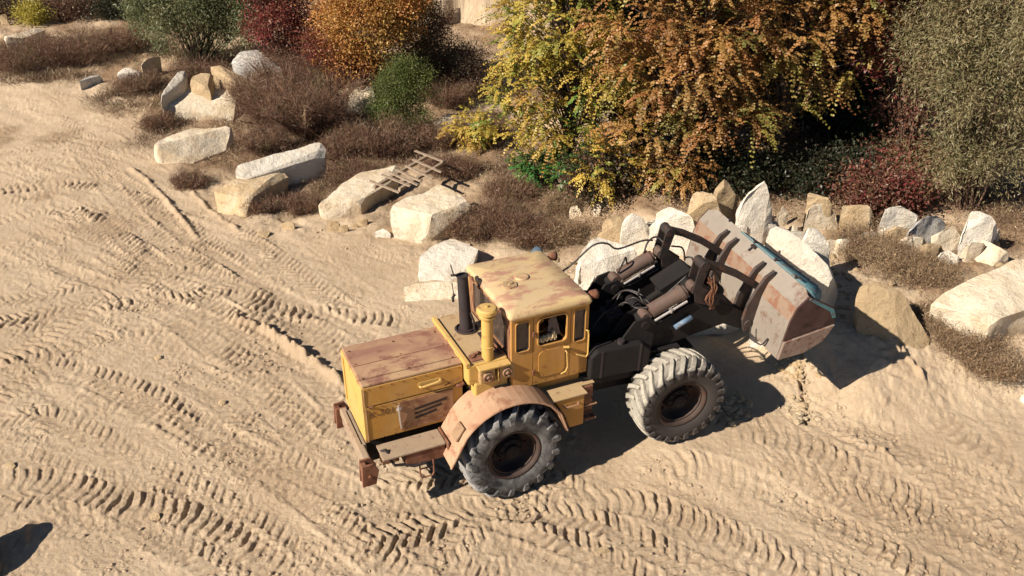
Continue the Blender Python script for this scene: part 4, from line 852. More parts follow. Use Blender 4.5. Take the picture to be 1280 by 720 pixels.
# --- wheels
def tyre_mb(nl=17, lugr=.868, worn=1.0):
    mb = MB()
    prof = [(.43, -.22), (.47, -.265), (.55, -.30), (.66, -.315), (.74, -.30), (.765, -.26), (.785, -.18), (.792, 0), (.785, .18), (.765, .26), (.74, .30), (.66, .315), (.55, .30), (.47, .265), (.43, .22)]
    mb.lathe(prof, (0, 0, 0), 76)
    for s in (-1, 1):
        for i in range(nl):
            a0 = 2*math.pi*(i+(.5 if s > 0 else 0))/nl; st = []
            for h, rt, da, wd in ((-.03, lugr, 0, .045), (.07, lugr+.004, .05, .05), (.16, lugr, .12, .056), (.235, lugr-.012, .185, .062), (.285, lugr-.03, .235, .068), (.332, .775, .27, .070), (.334, .665, .295, .052)):
                a = a0-s*0+da; w2 = wd/.86; rb = rt-.085
                if h > .32: rb = rt
                q = []
                for (rr, ww) in ((rb, w2*1.25), (rt, w2*.72), (rt, -w2*.72), (rb, -w2*1.25)):
                    hh = h-(0.05 if (rr == rb and ww in (w2*1.25, -w2*1.25) and h > .3) else 0)
                    q.append(((rr)*math.cos(a+ww), s*hh, (rr)*math.sin(a+ww)))
                st.append(q)
            vs = [p for q in st for p in q]; fs = []
            for k in range(len(st)-1):
                for j in range(3): fs.append((k*4+j, k*4+j+1, (k+1)*4+j+1, (k+1)*4+j))
            fs += [(0, 1, 2, 3), tuple((len(st)-1)*4+j for j in (3, 2, 1, 0))]
            mb.add(vs, fs)
    return mb
tyre_me = {}
def wheel(x, y, mat, spin, fr):
    s = -1 if y < 0 else 1
    w_ = bpy.data.objects.new('wheel', None); w_.empty_display_size = .2; link(w_, LD)
    Mx = Matrix.Translation((x, y, .86)) @ Matrix.Rotation(spin, 4, 'Y') @ (Matrix.Rotation(math.pi, 4, 'Z') if s > 0 else Matrix())
    w_.matrix_local = (MF @ Mx) if fr else Mx
    if mat not in tyre_me:
        ob = (tyre_mb() if mat == 'tyre' else tyre_mb(24, .838)).build('tyre', M[mat], w_, smooth=False); tyre_me[mat] = ob.data
        for p in ob.data.polygons[:76*14]: p.use_smooth = True
    else: link(bpy.data.objects.new('tyre', tyre_me[mat]), w_)
    if 'rim' not in tyre_me:
        mb = MB(); mb.lathe([(.44, -.23), (.475, -.262), (.47, -.275), (.445, -.27), (.425, -.245), (.405, -.20), (.385, -.05), (.36, .02), (.20, .05), (.001, .05)], (0, 0, 0), 48)
        mb.lathe([(.405, -.20), (.392, -.212), (.380, -.20), (.385, -.17)], (0, 0, 0), 48)
        for k in range(10):
            a = 2*math.pi*k/10; mb.tube([(.31*math.cos(a), .06, .31*math.sin(a)), (.31*math.cos(a), -.005, .31*math.sin(a))], .022, 6)
        tyre_me['rim'] = mb.build('rim', M['rim'], w_, smooth=True).data
        mb = MB(); mb.lathe([(.24, .05), (.235, -.05), (.205, -.09), (.20, -.12), (.13, -.14), (.12, -.19), (.07, -.205), (.001, -.205)], (0, 0, 0), 32)
        for k in range(8):
            a = 2*math.pi*k/8+.2; mb.tube([(.165*math.cos(a), -.10, .165*math.sin(a)), (.165*math.cos(a), -.15, .165*math.sin(a))], .017, 6)
        tyre_me['hub'] = mb.build('hub', M['dark'], w_).data
    else:
        link(bpy.data.objects.new('rim', tyre_me['rim']), w_); link(bpy.data.objects.new('hub', tyre_me['hub']), w_)
M['rim'] = worn_paint('muddy_wheel_rim', (.05, .032, .025), (.12, .085, .065), (.10, .04, .025), .4, 5, .6)
wheel(0, -1.085, 'tyre', .1, False); wheel(0, 1.085, 'tyre', .5, False)
wheel(1.6, -1.085, 'tyre_front', .33, True); wheel(1.6, 1.085, 'tyre_front', .8, True)

# --- rear (engine) frame
mb = MB(); mb.box(-2.2, 1.25, -.44, -.30, .78, 1.22); mb.box(-2.2, 1.25, .30, .44, .78, 1.22); mb.box(-2.2, 1.2, -.30, .30, .80, .95)
mb.box(.2, 1.2, -.62, .62, 1.22, 1.60); mb.tube([(0, -.8, .86), (0, .8, .86)], .17, 16); mb.tube([(0, -.30, .86), (0, .30, .86)], .30, 16)
mb.tube([(1.25, 0, .75), (1.25, 0, 1.4)], .13, 12); mb.box(1.2, 1.55, -.2, .2, .8, .9); mb.box(1.2, 1.55, -.2, .2, 1.25, 1.35); mb.tube([(.2, 0, .86), (1.9, 0, .9)], .06, 10)
mb.build('rear_frame', M['dark'], LD, bevel=.012)
# engine hood
X0, X1, HW, ZT, ZB = -2.20, -.575, .60, 2.38, 1.30
mb = MB(); mb.box(X0+.03, X1-.01, -HW+.03, HW-.03, ZB, ZT-.05)
hood = mb.build('engine_hood', M['yellow'], LD, bevel=.02)
def sub(mb_, name, mat, par=None, **k): return mb_.build(name, M[mat], par or hood, **k)
mb = MB(); mb.box(X0-.01, X1, -HW+.17, HW-.20, ZT-.05, ZT+.005); mb.box(X0-.01, X1, -HW-.005, -HW+.16, ZT-.05, ZT-.004); mb.box(X0-.01, X1, HW-.19, HW+.005, ZT-.05, ZT-.006)
sub(mb, 'hood_top', 'hood_top', bevel=.014)
# side panels both sides
for s in (-1, 1):
    y0, y1 = (-HW-.012, -HW+.03) if s < 0 else (HW-.03, HW+.012)
    mb = MB(); mb.box(X0, X1, y0, y1, 1.97, ZT-.056); mb.box(X0+.005, X1-.01, y0+(.004 if s < 0 else 0), y1-(0 if s < 0 else .004), ZB+.02, 1.958)
    sub(mb, 'side_panel', 'yellow', bevel=.014)
    o_ = s*(HW+.012)
    # louvred door
    mb = MB(); mb.box(-1.66, -.75, min(o_, o_+s*.02), max(o_, o_+s*.02), 1.37, 1.93); door = sub(mb, 'louvre_door', 'hood_door', bevel=.012)
    mb = MB()
    for k in range(3):
        mb.add([(-1.42, o_+s*.026, 1.75-.085*k), (-.86-.09*k, o_+s*.026, 1.80-.085*k+.012), (-.87-.09*k, o_+s*.024, 1.755-.085*k+.012), (-1.41, o_+s*.024, 1.705-.085*k)], [(0, 1, 2, 3)] if s < 0 else [(3, 2, 1, 0)])
    sub(mb, 'louvre', 'seat', door)
    mb = MB(); mb.tube([(-1.68, o_+s*.045, 1.90), (-1.68, o_+s*.06, 1.80), (-1.67, o_+s*.05, 1.62), (-1.655, o_+s*.04, 1.46)], .016, 6); mb.tube([(-1.69, o_+s*.03, 1.80), (-1.66, o_+s*.075, 1.86)], .028, 8); sub(mb, 'latch', 'chrome', door)
    mb = MB(); mb.tube([(-1.30, o_+s*.0, 2.12), (-1.29, o_+s*.045, 2.12), (-1.24, o_+s*.055, 2.13), (-1.02, o_+s*.055, 2.155), (-.97, o_+s*.045, 2.16), (-.96, o_, 2.16)], .02, 8)
    mb.prism(rrect(-1.33, -.93, 2.085, 2.195, .04), min(o_, o_+s*.008), max(o_, o_+s*.008)); sub(mb, 'panel_handle', 'yellow_light')
    mb = MB(); mb.tube([(-.70, o_, 1.96), (-.64, o_+s*.05, 1.98), (-.58, o_+s*.04, 2.0)], .03, 8); mb.tube([(X0+.06, o_, 1.965), (X0+.13, o_+s*.012, 1.965)], .015, 6); mb.tube([(-.90, o_+s*.02, 2.03), (-.62, o_+s*.025, 2.11)], .009, 5); sub(mb, 'hood_latch', 'rust')
for s in (-1, 1):
    mb = MB(); yo = s*(HW+.012)
    for k in range(9):
        x_ = X0+.08+k*.185
        for z_ in (2.29, 1.935, 1.345):
            if -1.72 < x_ < -.7 and z_ < 2: continue
            mb.tube([(x_, yo-s*.004, z_), (x_, yo+s*.007, z_)], .010, 6)
    sub(mb, 'bolts', 'rust', kind=None) if 0 else mb.build('bolt_rows', M['rust'], hood)
    mb = MB(); mb.tube([(X0+.01, yo, 1.99), (X0+.01, yo+s*.004, 2.30)], .008, 5); mb.tube([(X0+.02, yo+s*.001, 1.32), (X0+.02, yo+s*.001, 1.93)], .007, 5); mb.build('edge_trim', M['rust_light'], hood)
mb = MB()
for y in (-.42, 0, .42):
    for x_ in (X0+.06, -1.4, X1-.10): mb.tube([(x_, y, ZT), (x_, y, ZT+.012)], .014, 7)
mb.tube([(X0+.01, -.05, ZT+.006), (X1-.02, -.05, ZT+.006)], .006, 5); mb.build('top_fastenings', M['rust'], hood)
# rear grille face with rim frame
mb = MB(); ir = rrect(-HW+.07, HW-.07, ZB+.06, ZT-.13, .05)
mb.ring_panel((-HW-.008, HW+.008, ZB, ZT-.052), ir, X0-.03, X0+.035, lambda u, v, d: (d, u, v)); mb.box(X0-.008, X0+.03, -HW+.05, HW-.05, ZB+.04, ZT-.10)
sub(mb, 'rear_panel', 'yellow_light', bevel=.008)
# stencilled number on the near side
def text_mesh(name, s, size, mat, parent, M4, ext=.0015):
    cu = bpy.data.curves.new(name, 'FONT'); cu.body = s; cu.size = size; cu.extrude = ext; cu.offset = .0008; cu.align_x = 'CENTER'; cu.align_y = 'CENTER'; cu.space_character = 1.1
    t = bpy.data.objects.new(name, cu); dg = bpy.context.evaluated_depsgraph_get(); me = bpy.data.meshes.new_from_object(t); bpy.data.objects.remove(t)
    me.materials.clear(); me.materials.append(M[mat]); o = link(bpy.data.objects.new(name, me), parent); o.matrix_local = M4; return o
text_mesh('painted_number', 'K-701', .155, 'paint_mark', hood, Matrix.Translation((-1.93, -HW-.0125, 1.80)) @ Matrix.Rotation(R(90), 4, 'X'))
# rear bumper, hitch horns
mb = MB(); mb.box(-2.36, -2.24, -.86, .60, 1.06, 1.20); mb.box(-2.34, -2.26, -.84, .58, .88, 1.06); mb.box(-2.30, -2.2, -.5, .5, .9, 1.2)
bump_ = mb.build('rear_bumper', M['plate'], LD, bevel=.02)
for s in (-1, 1):
    mb = MB(); y = s*.93 if s < 0 else .68
    mb.prism([(-2.44, .80), (-2.22, .80), (-2.16, 1.05), (-2.24, 1.20), (-2.42, 1.20)], y-.10, y-.06); mb.prism([(-2.44, .80), (-2.22, .80), (-2.16, 1.05), (-2.24, 1.20), (-2.42, 1.20)], y+.06, y+.10); mb.box(-2.42, -2.20, y-.06, y+.06, .80, .84); mb.box(-2.42, -2.34, y-.06, y+.06, .84, 1.17)
    mb.tube([(-2.31, y-.13, .98), (-2.31, y+.13, .98)], .03, 10)
    mb.build('tow_bracket', M['rust'], LD, bevel=.008)
# running boards / battery boxes beside the hood
for s in (-1, 1):
    ya, yb_ = sorted((s*.62, s*1.02))
    mb = MB(); mb.box(-2.08, -1.05, ya, yb_, 1.185, 1.22); top = mb.build('running_board', M['plate'], LD, bevel=.008)
    mb = MB(); yq = s*1.0; mb.box(-1.72, -1.06, min(s*.70, yq), max(s*.70, yq), .93, 1.184); mb.box(-2.06, -1.78, min(s*.70, s*.86), max(s*.70, s*.86), .98, 1.184); mb.box(-1.04, -1.005, min(s*.62, s*1.08), max(s*.62, s*1.08), .90, 1.25)
    mb.build('tool_box', M['rust'], top, bevel=.012)
    mb = MB(); mb.tube([(-1.96, s*.93, 1.15), (-1.9, s*1.0, 1.04), (-1.75, s*.99, 1.0), (-1.6, s*1.02, .94), (-1.4, s*1.01, .93)], .025, 7); mb.tube([(-2.05, s*.78, 1.2), (-1.99, s*.84, 1.26), (-1.95, s*.9, 1.2)], .025, 7); mb.build('hose', M['black'], top)
    mb = MB(); y = s*1.0; mb.tube([(-1.50, y, .96), (-1.50, y+s*.01, .70), (-1.47, y+s*.01, .645), (-1.30, y+s*.01, .645), (-1.27, y+s*.01, .70), (-1.27, y, .96)], .015, 7); mb.tube([(-1.50, y, .82), (-1.27, y, .82)], .013, 7); mb.build('step_ladder', M['rust'], top)
# rear fenders
for s in (-1, 1):
    ya, yb_ = s*.62, s*1.36
    def arc(r, a0, a1, n): return [(r*math.cos(R(a0+(a1-a0)*k/n)), .88+r*math.sin(R(a0+(a1-a0)*k/n))) for k in range(n+1)]
    outer = [(-1.10, 1.02)]+[(-.93, 1.34)]+arc(1.05, 142, 52, 12)+[(.82, 1.50), (.95, 1.12)]
    inner = [(.92, 1.11), (.79, 1.47)]+arc(1.02, 52, 142, 12)+[(-.90, 1.32), (-1.07, 1.01)]
    mb = MB(); n_ = len(outer)
    inn = inner[::-1]
    for k in range(n_-1):
        a_, b_, c_, d_ = outer[k], outer[k+1], inn[k+1], inn[k]
        mb.add([(a_[0], ya, a_[1]), (b_[0], ya, b_[1]), (b_[0], yb_, b_[1]-.05), (a_[0], yb_, a_[1]-.05), (d_[0], ya, d_[1]), (c_[0], ya, c_[1]), (c_[0], yb_, c_[1]-.05), (d_[0], yb_, d_[1]-.05)], [(0, 1, 2, 3), (7, 6, 5, 4), (3, 2, 6, 7), (0, 4, 5, 1)])
    # rolled lip
    mb.tube([(p[0], yb_, p[1]-.055) for p in outer], .018, 6)
    bmesh.ops.remove_doubles(mb.bm, verts=mb.bm.verts[:], dist=.001)
    fd = mb.build('rear_fender', M['fender'], LD, bevel=.0)
    mb = MB(); Mx = Matrix.Translation((-.86, s*1.12, 1.45)) @ Matrix.Rotation(R(-56), 4, 'Y'); mb.box(-.13, .13, -.11, .11, 0, .035, Mx); mb.build('marker_plate', M['fender2'], fd, bevel=.008)
# service deck behind the cab with its yellow flank
mb = MB(); mb.box(-.56, .13, -.80, .80, 2.02, 2.40); mb.box(-.46, .12, -.83, .83, 1.72, 2.05); deck = mb.build('service_deck', M['yellow_light'], LD, bevel=.035, seg=3)
mb = MB(); mb.box(-.50, .12, -.76, .76, 2.401, 2.412); sub(mb, 'deck_plate', 'deck', deck)
mb = MB(); mb.box(-.585, -.515, -.80, .80, 2.36, 2.45); mb.box(-.60, -.585, -.5, -.3, 2.38, 2.42); sub(mb, 'deck_rib', 'yellow_light', deck, bevel=.015)
mb = MB(); mb.tube([(-.38, -.55, 2.41), (-.30, -.58, 2.47), (-.22, -.55, 2.41)], .022, 7); mb.tube([(-.42, -.62, 2.41), (-.42, -.62, 2.46)], .05, 10); mb.box(-.46, -.2, -.74, -.62, 2.412, 2.435)
mb.tube([(.0, -.2, 2.42), (.04, -.45, 2.46), (.07, -.72, 2.43)], .02, 7); mb.tube([(-.08, -.15, 2.42), (-.02, -.42, 2.45), (.01, -.7, 2.43)], .014, 7); sub(mb, 'fittings', 'rust', deck)
# engine bay openings
mb = MB(); mb.box(-.06, .12, -.60, .05, 2.413, 2.42); sub(mb, 'bay_opening', 'seat', deck)
for s in (-1, 1):
    for x_ in (-.27, .06):
        mb = MB(); y = s*.80; mb.box(x_-.13, x_+.13, min(y, y+s*.12), max(y, y+s*.12), 2.08, 2.34); hl = mb.build('headlight', M['lamp_box'], LD, bevel=.02)
        mb = MB(); c_ = (x_, y+s*.12, 2.20); q = s
        mb.lathe([(.085, 0), (.085, .02*q), (.070, .032*q), (.058, .02*q), (.055, .012*q)], c_, 24); mb.lathe([(.03, .012*q), (.03, .035*q), (.001, .04*q)], c_, 16); mb.build('bezel', M['rust_light'], hl, smooth=True)
        mb = MB(); mb.lathe([(.056, .008*q), (.04, .016*q), (.001, .02*q)], c_, 24); mb.build('lens', M['lens'], hl, smooth=True)
mb = MB(); mb.box(-.42, .12, -.955, -.80, 2.345, 2.375); mb.box(-.10, -.085, -.94, -.80, 2.08, 2.345); mb.build('headlight_bracket', M['yellow_light'], LD, bevel=.008)
# air intake with mushroom cap
mb = MB(); c_ = (-.18, -.70); P3 = lambda z: (c_[0], c_[1], z)
mb.tube([P3(2.40), P3(2.62), P3(2.625), P3(2.64), P3(2.645), P3(3.20)], [.095, .095, .105, .105, .092, .092], 24); ai = mb.build('air_intake', M['yellow_light'], LD, smooth=True)
ai.modifiers.new('es', 'EDGE_SPLIT').split_angle = R(30)
mb = MB(); mb.tube([P3(3.13), P3(3.15), P3(3.19), P3(3.20), P3(3.225), P3(3.24), P3(3.30), P3(3.325), P3(3.335)], [.095, .125, .135, .12, .12, .165, .165, .14, .05], 28); mb.tube([P3(3.33), P3(3.36)], [.03, .025], 10)
o = sub(mb, 'intake_cap', 'yellow_light', ai, smooth=True); o.modifiers.new('es', 'EDGE_SPLIT').split_angle = R(35)
# exhaust stack
ex = (-.17, .24); mb = MB(); lean = lambda z: (ex[0]-.02*(z-2.4), ex[1]+.06*(z-2.4), z)
mb.tube([lean(2.41), lean(2.44), lean(2.445), lean(2.8), lean(3.28), lean(3.40)], [.14, .14, .11, .098, .092, .088], 20); es = mb.build('exhaust_stack', M['black'], LD, smooth=True); es.modifiers.new('es', 'EDGE_SPLIT').split_angle = R(35)
mb = MB(); t = lean(3.40); mb.tube([lean(3.395), lean(3.41)], [.108, .108], 20)
mb.tube([(t[0]-.09, t[1]+.03, 3.41), (t[0]-.17, t[1]+.08, 3.40)], .02, 6); Mx = Matrix.Translation((t[0]-.14, t[1]+.06, 3.42)) @ Matrix.Rotation(R(78), 4, 'Y') @ Matrix.Rotation(R(10), 4, 'X'); 
mb.tube([(0, 0, 0), (0, 0, .014)], .088, 16, M=Mx @ Matrix.Translation((-.09, 0, 0))); mb.tube([(t[0]-.12, t[1]+.05, 3.05), (t[0]-.16, t[1]+.06, 3.0), (t[0]-.155, t[1]+.05, 2.92)], .022, 7); mb.tube([(t[0]-.17, t[1]+.03, 3.28), (t[0]-.15, t[1]+.02, 3.0)], .009, 5); sub(mb, 'rain_flap', 'black', es)
mb = MB(); mb.lathe([(0.13, 0), (.19, 0), (.20, .015), (.17, .03)], (0, 0, 0), 24, M=Matrix.Translation((ex[0], ex[1], 2.413)) @ Matrix.Rotation(R(90), 4, 'X')); mb.tube([(ex[0]+.1, ex[1]-.12, 2.42), (ex[0]+.09, ex[1]-.11, 2.62), (ex[0]+.05, ex[1]-.06, 2.75)], .02, 6); sub(mb, 'base_ring', 'black', es)

# --- cab
CX0, CX1, CW, CZ0, CZ1 = .145, 1.515, .90, 1.80, 3.13
mb = MB(); mb.box(CX0, CX1, -CW+.03, CW-.03, CZ0, CZ0+.12); mb.box(CX0+.05, CX1-.05, -.75, .75, 1.45, 1.80); cab = mb.build('cab', M['cab'], LD, bevel=.015)
cols_ = [(CX0, .515, rrect(.215, .455, 2.50, 3.04, .05)), (.525, 1.185, rrect(.60, 1.12, 2.52, 3.035, .085)), (1.195, CX1, rrect(1.245, 1.455, 2.44, 3.04, .05))]
for s in (-1, 1):
    out = s*CW
    for i, (u0, u1, win) in enumerate(cols_):
        mb = MB(); mb.ring_panel((u0, u1, CZ0, CZ1), win, out-s*.045, out, lambda u, v, d: (u, d, v))
        if i == 1:
            # pressed lower panel and window bead
            nm = 'door'; p_ = rrect(.62, 1.09, 1.92, 2.42, .10)
            mb.prism(p_, min(out, out+s*.012), max(out, out+s*.012)); fr = win
            mb.tube([(u, out+s*.005, v) for u, v in win]+[(win[0][0], out+s*.005, win[0][1])], .016, 6, cap=False)
            pn = mb.build(nm, M['cab'], cab)
            mb = MB(); mb.tube([(1.10, out, 2.33), (1.11, out+s*.05, 2.31), (1.13, out+s*.05, 2.02), (1.10, out+s*.045, 1.94), (1.02, out+s*.03, 1.90)], .013, 6); mb.tube([(1.06, out+s*.012, 2.40), (1.15, out+s*.05, 2.40)], .022, 6)
            mb.build('door_handle', M['yellow_light'], cab)
            mb = MB()
            for z_ in (2.78, 2.05): mb.box(.505, .545, min(out, out+s*.03), max(out, out+s*.03), z_-.045, z_+.045)
            mb.build('hinge', M['rust'], cab, bevel=.006)
            mb = MB()
            for k in range(8):
                for z_ in (1.86, 3.09): mb.tube([(CX0+.06+k*.178, out-s*.004, z_), (CX0+.06+k*.178, out+s*.006, z_)], .009, 6)
            mb.build('rivet_row', M['rust'], cab)
            mb = MB(); mb.tube([(CX0, out+s*.01, CZ1-.02), (CX1, out+s*.01, CZ1-.02)], .014, 6); mb.build('drip_rail', M['yellow_light'], cab)
        else:
            mb.tube([(u, out+s*.003, v) for u, v in win]+[(win[0][0], out+s*.003, win[0][1])], .012, 6, cap=False)
            pn = mb.build('side_wall', M['cab'], cab)
            mb = MB(); mb.prism([(u, v) for u, v in win], min(out-s*.022, out-s*.03), max(out-s*.022, out-s*.03)); mb.build('side_window', M['glass'], cab)
            mb = MB(); sc_ = lambda u, v, k: (np.mean([p[0] for p in win])+(u-np.mean([p[0] for p in win]))*k, v)
            w2 = [((u-(min(p[0] for p in win)+max(p[0] for p in win))/2)*.90+(min(p[0] for p in win)+max(p[0] for p in win))/2, (v-2.76)*.95+2.76) for u, v in win]
            mb.tube([(u, out-s*.012, v) for u, v in w2]+[(w2[0][0], out-s*.012, w2[0][1])], .014, 6, cap=False); mb.build('window_seal', M['rubber_seal'], cab)
# end walls
for xe, d0, d1, nm in ((CX0, 0, .045, 'rear_wall'), (CX1, -.045, 0, 'front_wall')):
    win = rrect(-.70, .70, 2.44 if nm == 'rear_wall' else 2.2, 3.02, .08)
    mb = MB(); mb.ring_panel((-CW+.046, CW-.046, CZ0, CZ1), win, xe+d0+(.002 if d0 == 0 else 0), xe+d1-(.002 if d1 == 0 else 0), lambda u, v, d: (d, u, v)); mb.build(nm, M['cab_rear'] if nm == 'rear_wall' else M['cab'], cab)
    mb = MB(); mb.box(xe+(d0+d1)/2-.004, xe+(d0+d1)/2+.004, -.71, .71, 2.19, 3.03); mb.build('window', M['glass'], cab)
# roof
mb = MB(); a0, a1, b_ = CX0-.035, CX1+.03, CW+.035
rp = rrect(a0, a1, -b_, b_, .055, 5)
sc2 = lambda k, z: [( (u-(a0+a1)/2)*k[0]+(a0+a1)/2, v*k[1], z) for u, v in rp]
L_ = [sc2((1, 1), CZ1-.01), sc2((1.012, 1.012), CZ1+.015), sc2((1.012, 1.012), CZ1+.045), sc2((1.0, 1.0), CZ1+.068), sc2((.985, .988), CZ1+.090), sc2((.95, .965), CZ1+.108), sc2((.5, .5), CZ1+.125)]
n_ = len(rp); vs = [p for l in L_ for p in l]; fs = [tuple(range(n_-1, -1, -1)), tuple((len(L_)-1)*n_+i for i in range(n_))]
for k in range(len(L_)-1): fs += [(k*n_+i, k*n_+(i+1) % n_, (k+1)*n_+(i+1) % n_, (k+1)*n_+i) for i in range(n_)]
mb.add(vs, fs); roof = mb.build('cab_roof', M['roof'], LD, smooth=True)
mb = MB(); mb.lathe([(.09, .0), (.125, .0), (.13, .018), (.10, .03), (.06, .022), (.001, .025)], (0, 0, 0), 24, M=Matrix.Translation((.78, .10, CZ1+.118)) @ Matrix.Rotation(R(90), 4, 'X')); sub(mb, 'roof_vent', 'roof', roof, smooth=True)
mb = MB(); mb.prism([(.36, -.14), (.44, -.20), (.58, -.17), (.62, -.05), (.56, .06), (.42, .05), (.36, -.04)], CZ1+.11, CZ1+.145, axis='z'); mb.tube([(.46, -.09, CZ1+.14), (.54, -.06, CZ1+.15)], .03, 8); sub(mb, 'roof_patch', 'patch', roof, bevel=.01)
mb = MB(); mb.box(CX0-.06, CX0-.03, .55, .62, CZ1-.02, CZ1+.05); mb.box(CX0-.06, CX0-.03, .28, .34, CZ1-.04, CZ1+.03)
for k in range(4): mb.tube([(CX0-.03, .72-.18*k, CZ1+.06), (CX0-.055, .70-.18*k, CZ1-.02)], .014, 5)
sub(mb, 'roof_bracket', 'rust', roof)
# cab contents
mb = MB(); mb.box(.45, .92, -.30, .22, 2.02, 2.22); mb.box(.38, .50, -.30, .22, 2.15, 2.75); mb.build('driver_seat', M['seat'], cab, bevel=.04, seg=3)
mb = MB(); mb.tube([(1.36, -.04, 1.95), (1.18, -.04, 2.38)], .03, 8); Mx = Matrix.Translation((1.17, -.04, 2.40)) @ Matrix.Rotation(R(-28), 4, 'Y')
mb.tube([(.22*math.cos(a), .22*math.sin(a), 0) for a in [2*math.pi*k/24 for k in range(25)]], .014, 6, cap=False, M=Mx); mb.tube([(-.21, 0, 0), (.21, 0, 0)], .01, 5, M=Mx); mb.build('steering_wheel', M['seat'], cab)
mb = MB(); pts = []
cl = MB(); nn = 9
for k in range(nn):
    a = k/(nn-1); 
vs = []
for i in range(12):
    t = i/11; wv = .03+.10*t
    for j in range(9):
        u = j/8-.5; vs.append((.91+u*wv*2+.03*t, -.80+.02*math.sin(j*2.1+t*3), 3.02-.42*t+.012*math.sin(j*3.0)))
cl.add(vs, [(i*9+j, i*9+j+1, (i+1)*9+j+1, (i+1)*9+j) for i in range(11) for j in range(8)]); cl.build('hanging_cloth', M['cloth'], cab, smooth=True)
mb = MB()
for k in range(26):
    u = .63+.30*k/25; mb.tube([(u, -.86, 2.55+.05*random.random()), (u+.01, -.885, 2.60+.035*math.sin(k)), (u+.015, -.84, 2.65+.10*(k/25)*random.random())], .014, 5)
mb.build('cushion_fringe', M['fringe'], cab, smooth=True)
# grab rail at the front corner, mirror and lamp
for s in (-1, 1):
    y = s*(CW+.05)
    mb = MB(); mb.tube([(1.47, s*CW, 2.62), (1.49, y, 2.62), (1.50, y, 2.55), (1.50, y, 2.18), (1.47, y, 2.13), (1.30, y-s*.03, 2.20)], .014, 7); mb.build('grab_rail', M['yellow_light'], cab)
    mb = MB(); mb.tube([(1.50, s*.72, 3.16), (1.62, s*.74, 3.17)], .02, 6); mb.tube([(1.60, s*.74, 3.18), (1.68, s*.74, 3.16), (1.73, s*.74, 3.15)], [.05, .075, .08], 16); mb.build('work_lamp', M['rust'], cab, smooth=True)
mb = MB(); mb.tube([(1.50, .90, 2.98), (1.62, 1.22, 3.02)], .014, 6); Mx = Matrix.Translation((1.64, 1.27, 3.00)) @ Matrix.Rotation(R(25), 4, 'Z') @ Matrix.Rotation(R(90), 4, 'Z')
mb.lathe([(.001, .13), (.06, .12), (.10, .07), (.115, 0), (.12, -.02), (.09, -.03), (.001, -.03)], (0, 0, 0), 24, M=Mx); mb.build('side_lamp', M['lamp_blue'], cab, smooth=True)
# side steps and fuel boxes below the cab
for s in (-1, 1):
    y0, y1 = sorted((s*.72, s*1.16))
    mb = MB(); mb.prism([(.80, 1.55), (1.36, 1.55), (1.36, .93), (1.10, .93), (1.00, 1.20), (.90, 1.38)], y0, y1); fb = mb.build('fuel_box', M['cab'], LD, bevel=.02)
    mb = MB(); mb.box(.66, 1.40, min(s*.70, s*1.18), max(s*.70, s*1.18), 1.55, 1.575); mb.box(1.40, 1.66, min(s*.70, s*.95), max(s*.70, s*.95), 1.55, 1.572); mb.tube([(1.55, s*.78, 1.57), (1.60, s*.84, 1.60), (1.62, s*.78, 1.57)], .018, 6); mb.build('step_plate', M['deck'], fb, bevel=.006)
    mb = MB(); yh = s*1.165; mb.tube([(.98, yh, 1.42), (1.0, yh+s*.04, 1.40), (1.22, yh+s*.04, 1.40), (1.24, yh, 1.42)], .02, 7); mb.build('box_handle', M['rust_light'], fb)
    mb = MB(); mb.box(1.37, 1.62, min(s*.72, s*.98), max(s*.72, s*.98), .96, 1.54); mb.build('step_back', M['rust'], fb, bevel=.01)
    mb = MB(); y = s*1.10
    mb.tube([(1.40, s*.99, 1.30), (1.40, y+s*.04, 1.28), (1.60, y+s*.04, 1.28), (1.60, s*.99, 1.30)], .016, 6); mb.tube([(1.40, s*.99, 1.02), (1.40, y+s*.04, .98), (1.60, y+s*.04, .98), (1.60, s*.99, 1.02)], .016, 6); mb.box(1.39, 1.61, min(s*1.0, y), max(s*1.0, y), .955, .975); mb.build('step', M['rust_light'], fb)
    mb = MB(); mb.tube([(.62, s*.98, 1.60), (.70, s*1.22, 1.53), (.86, s*1.24, 1.40)], .02, 6); mb.tube([(.66, s*.86, 1.60), (.66, s*.86, 1.65)], .035, 8); mb.build('fuel_cap', M['rust'], fb)

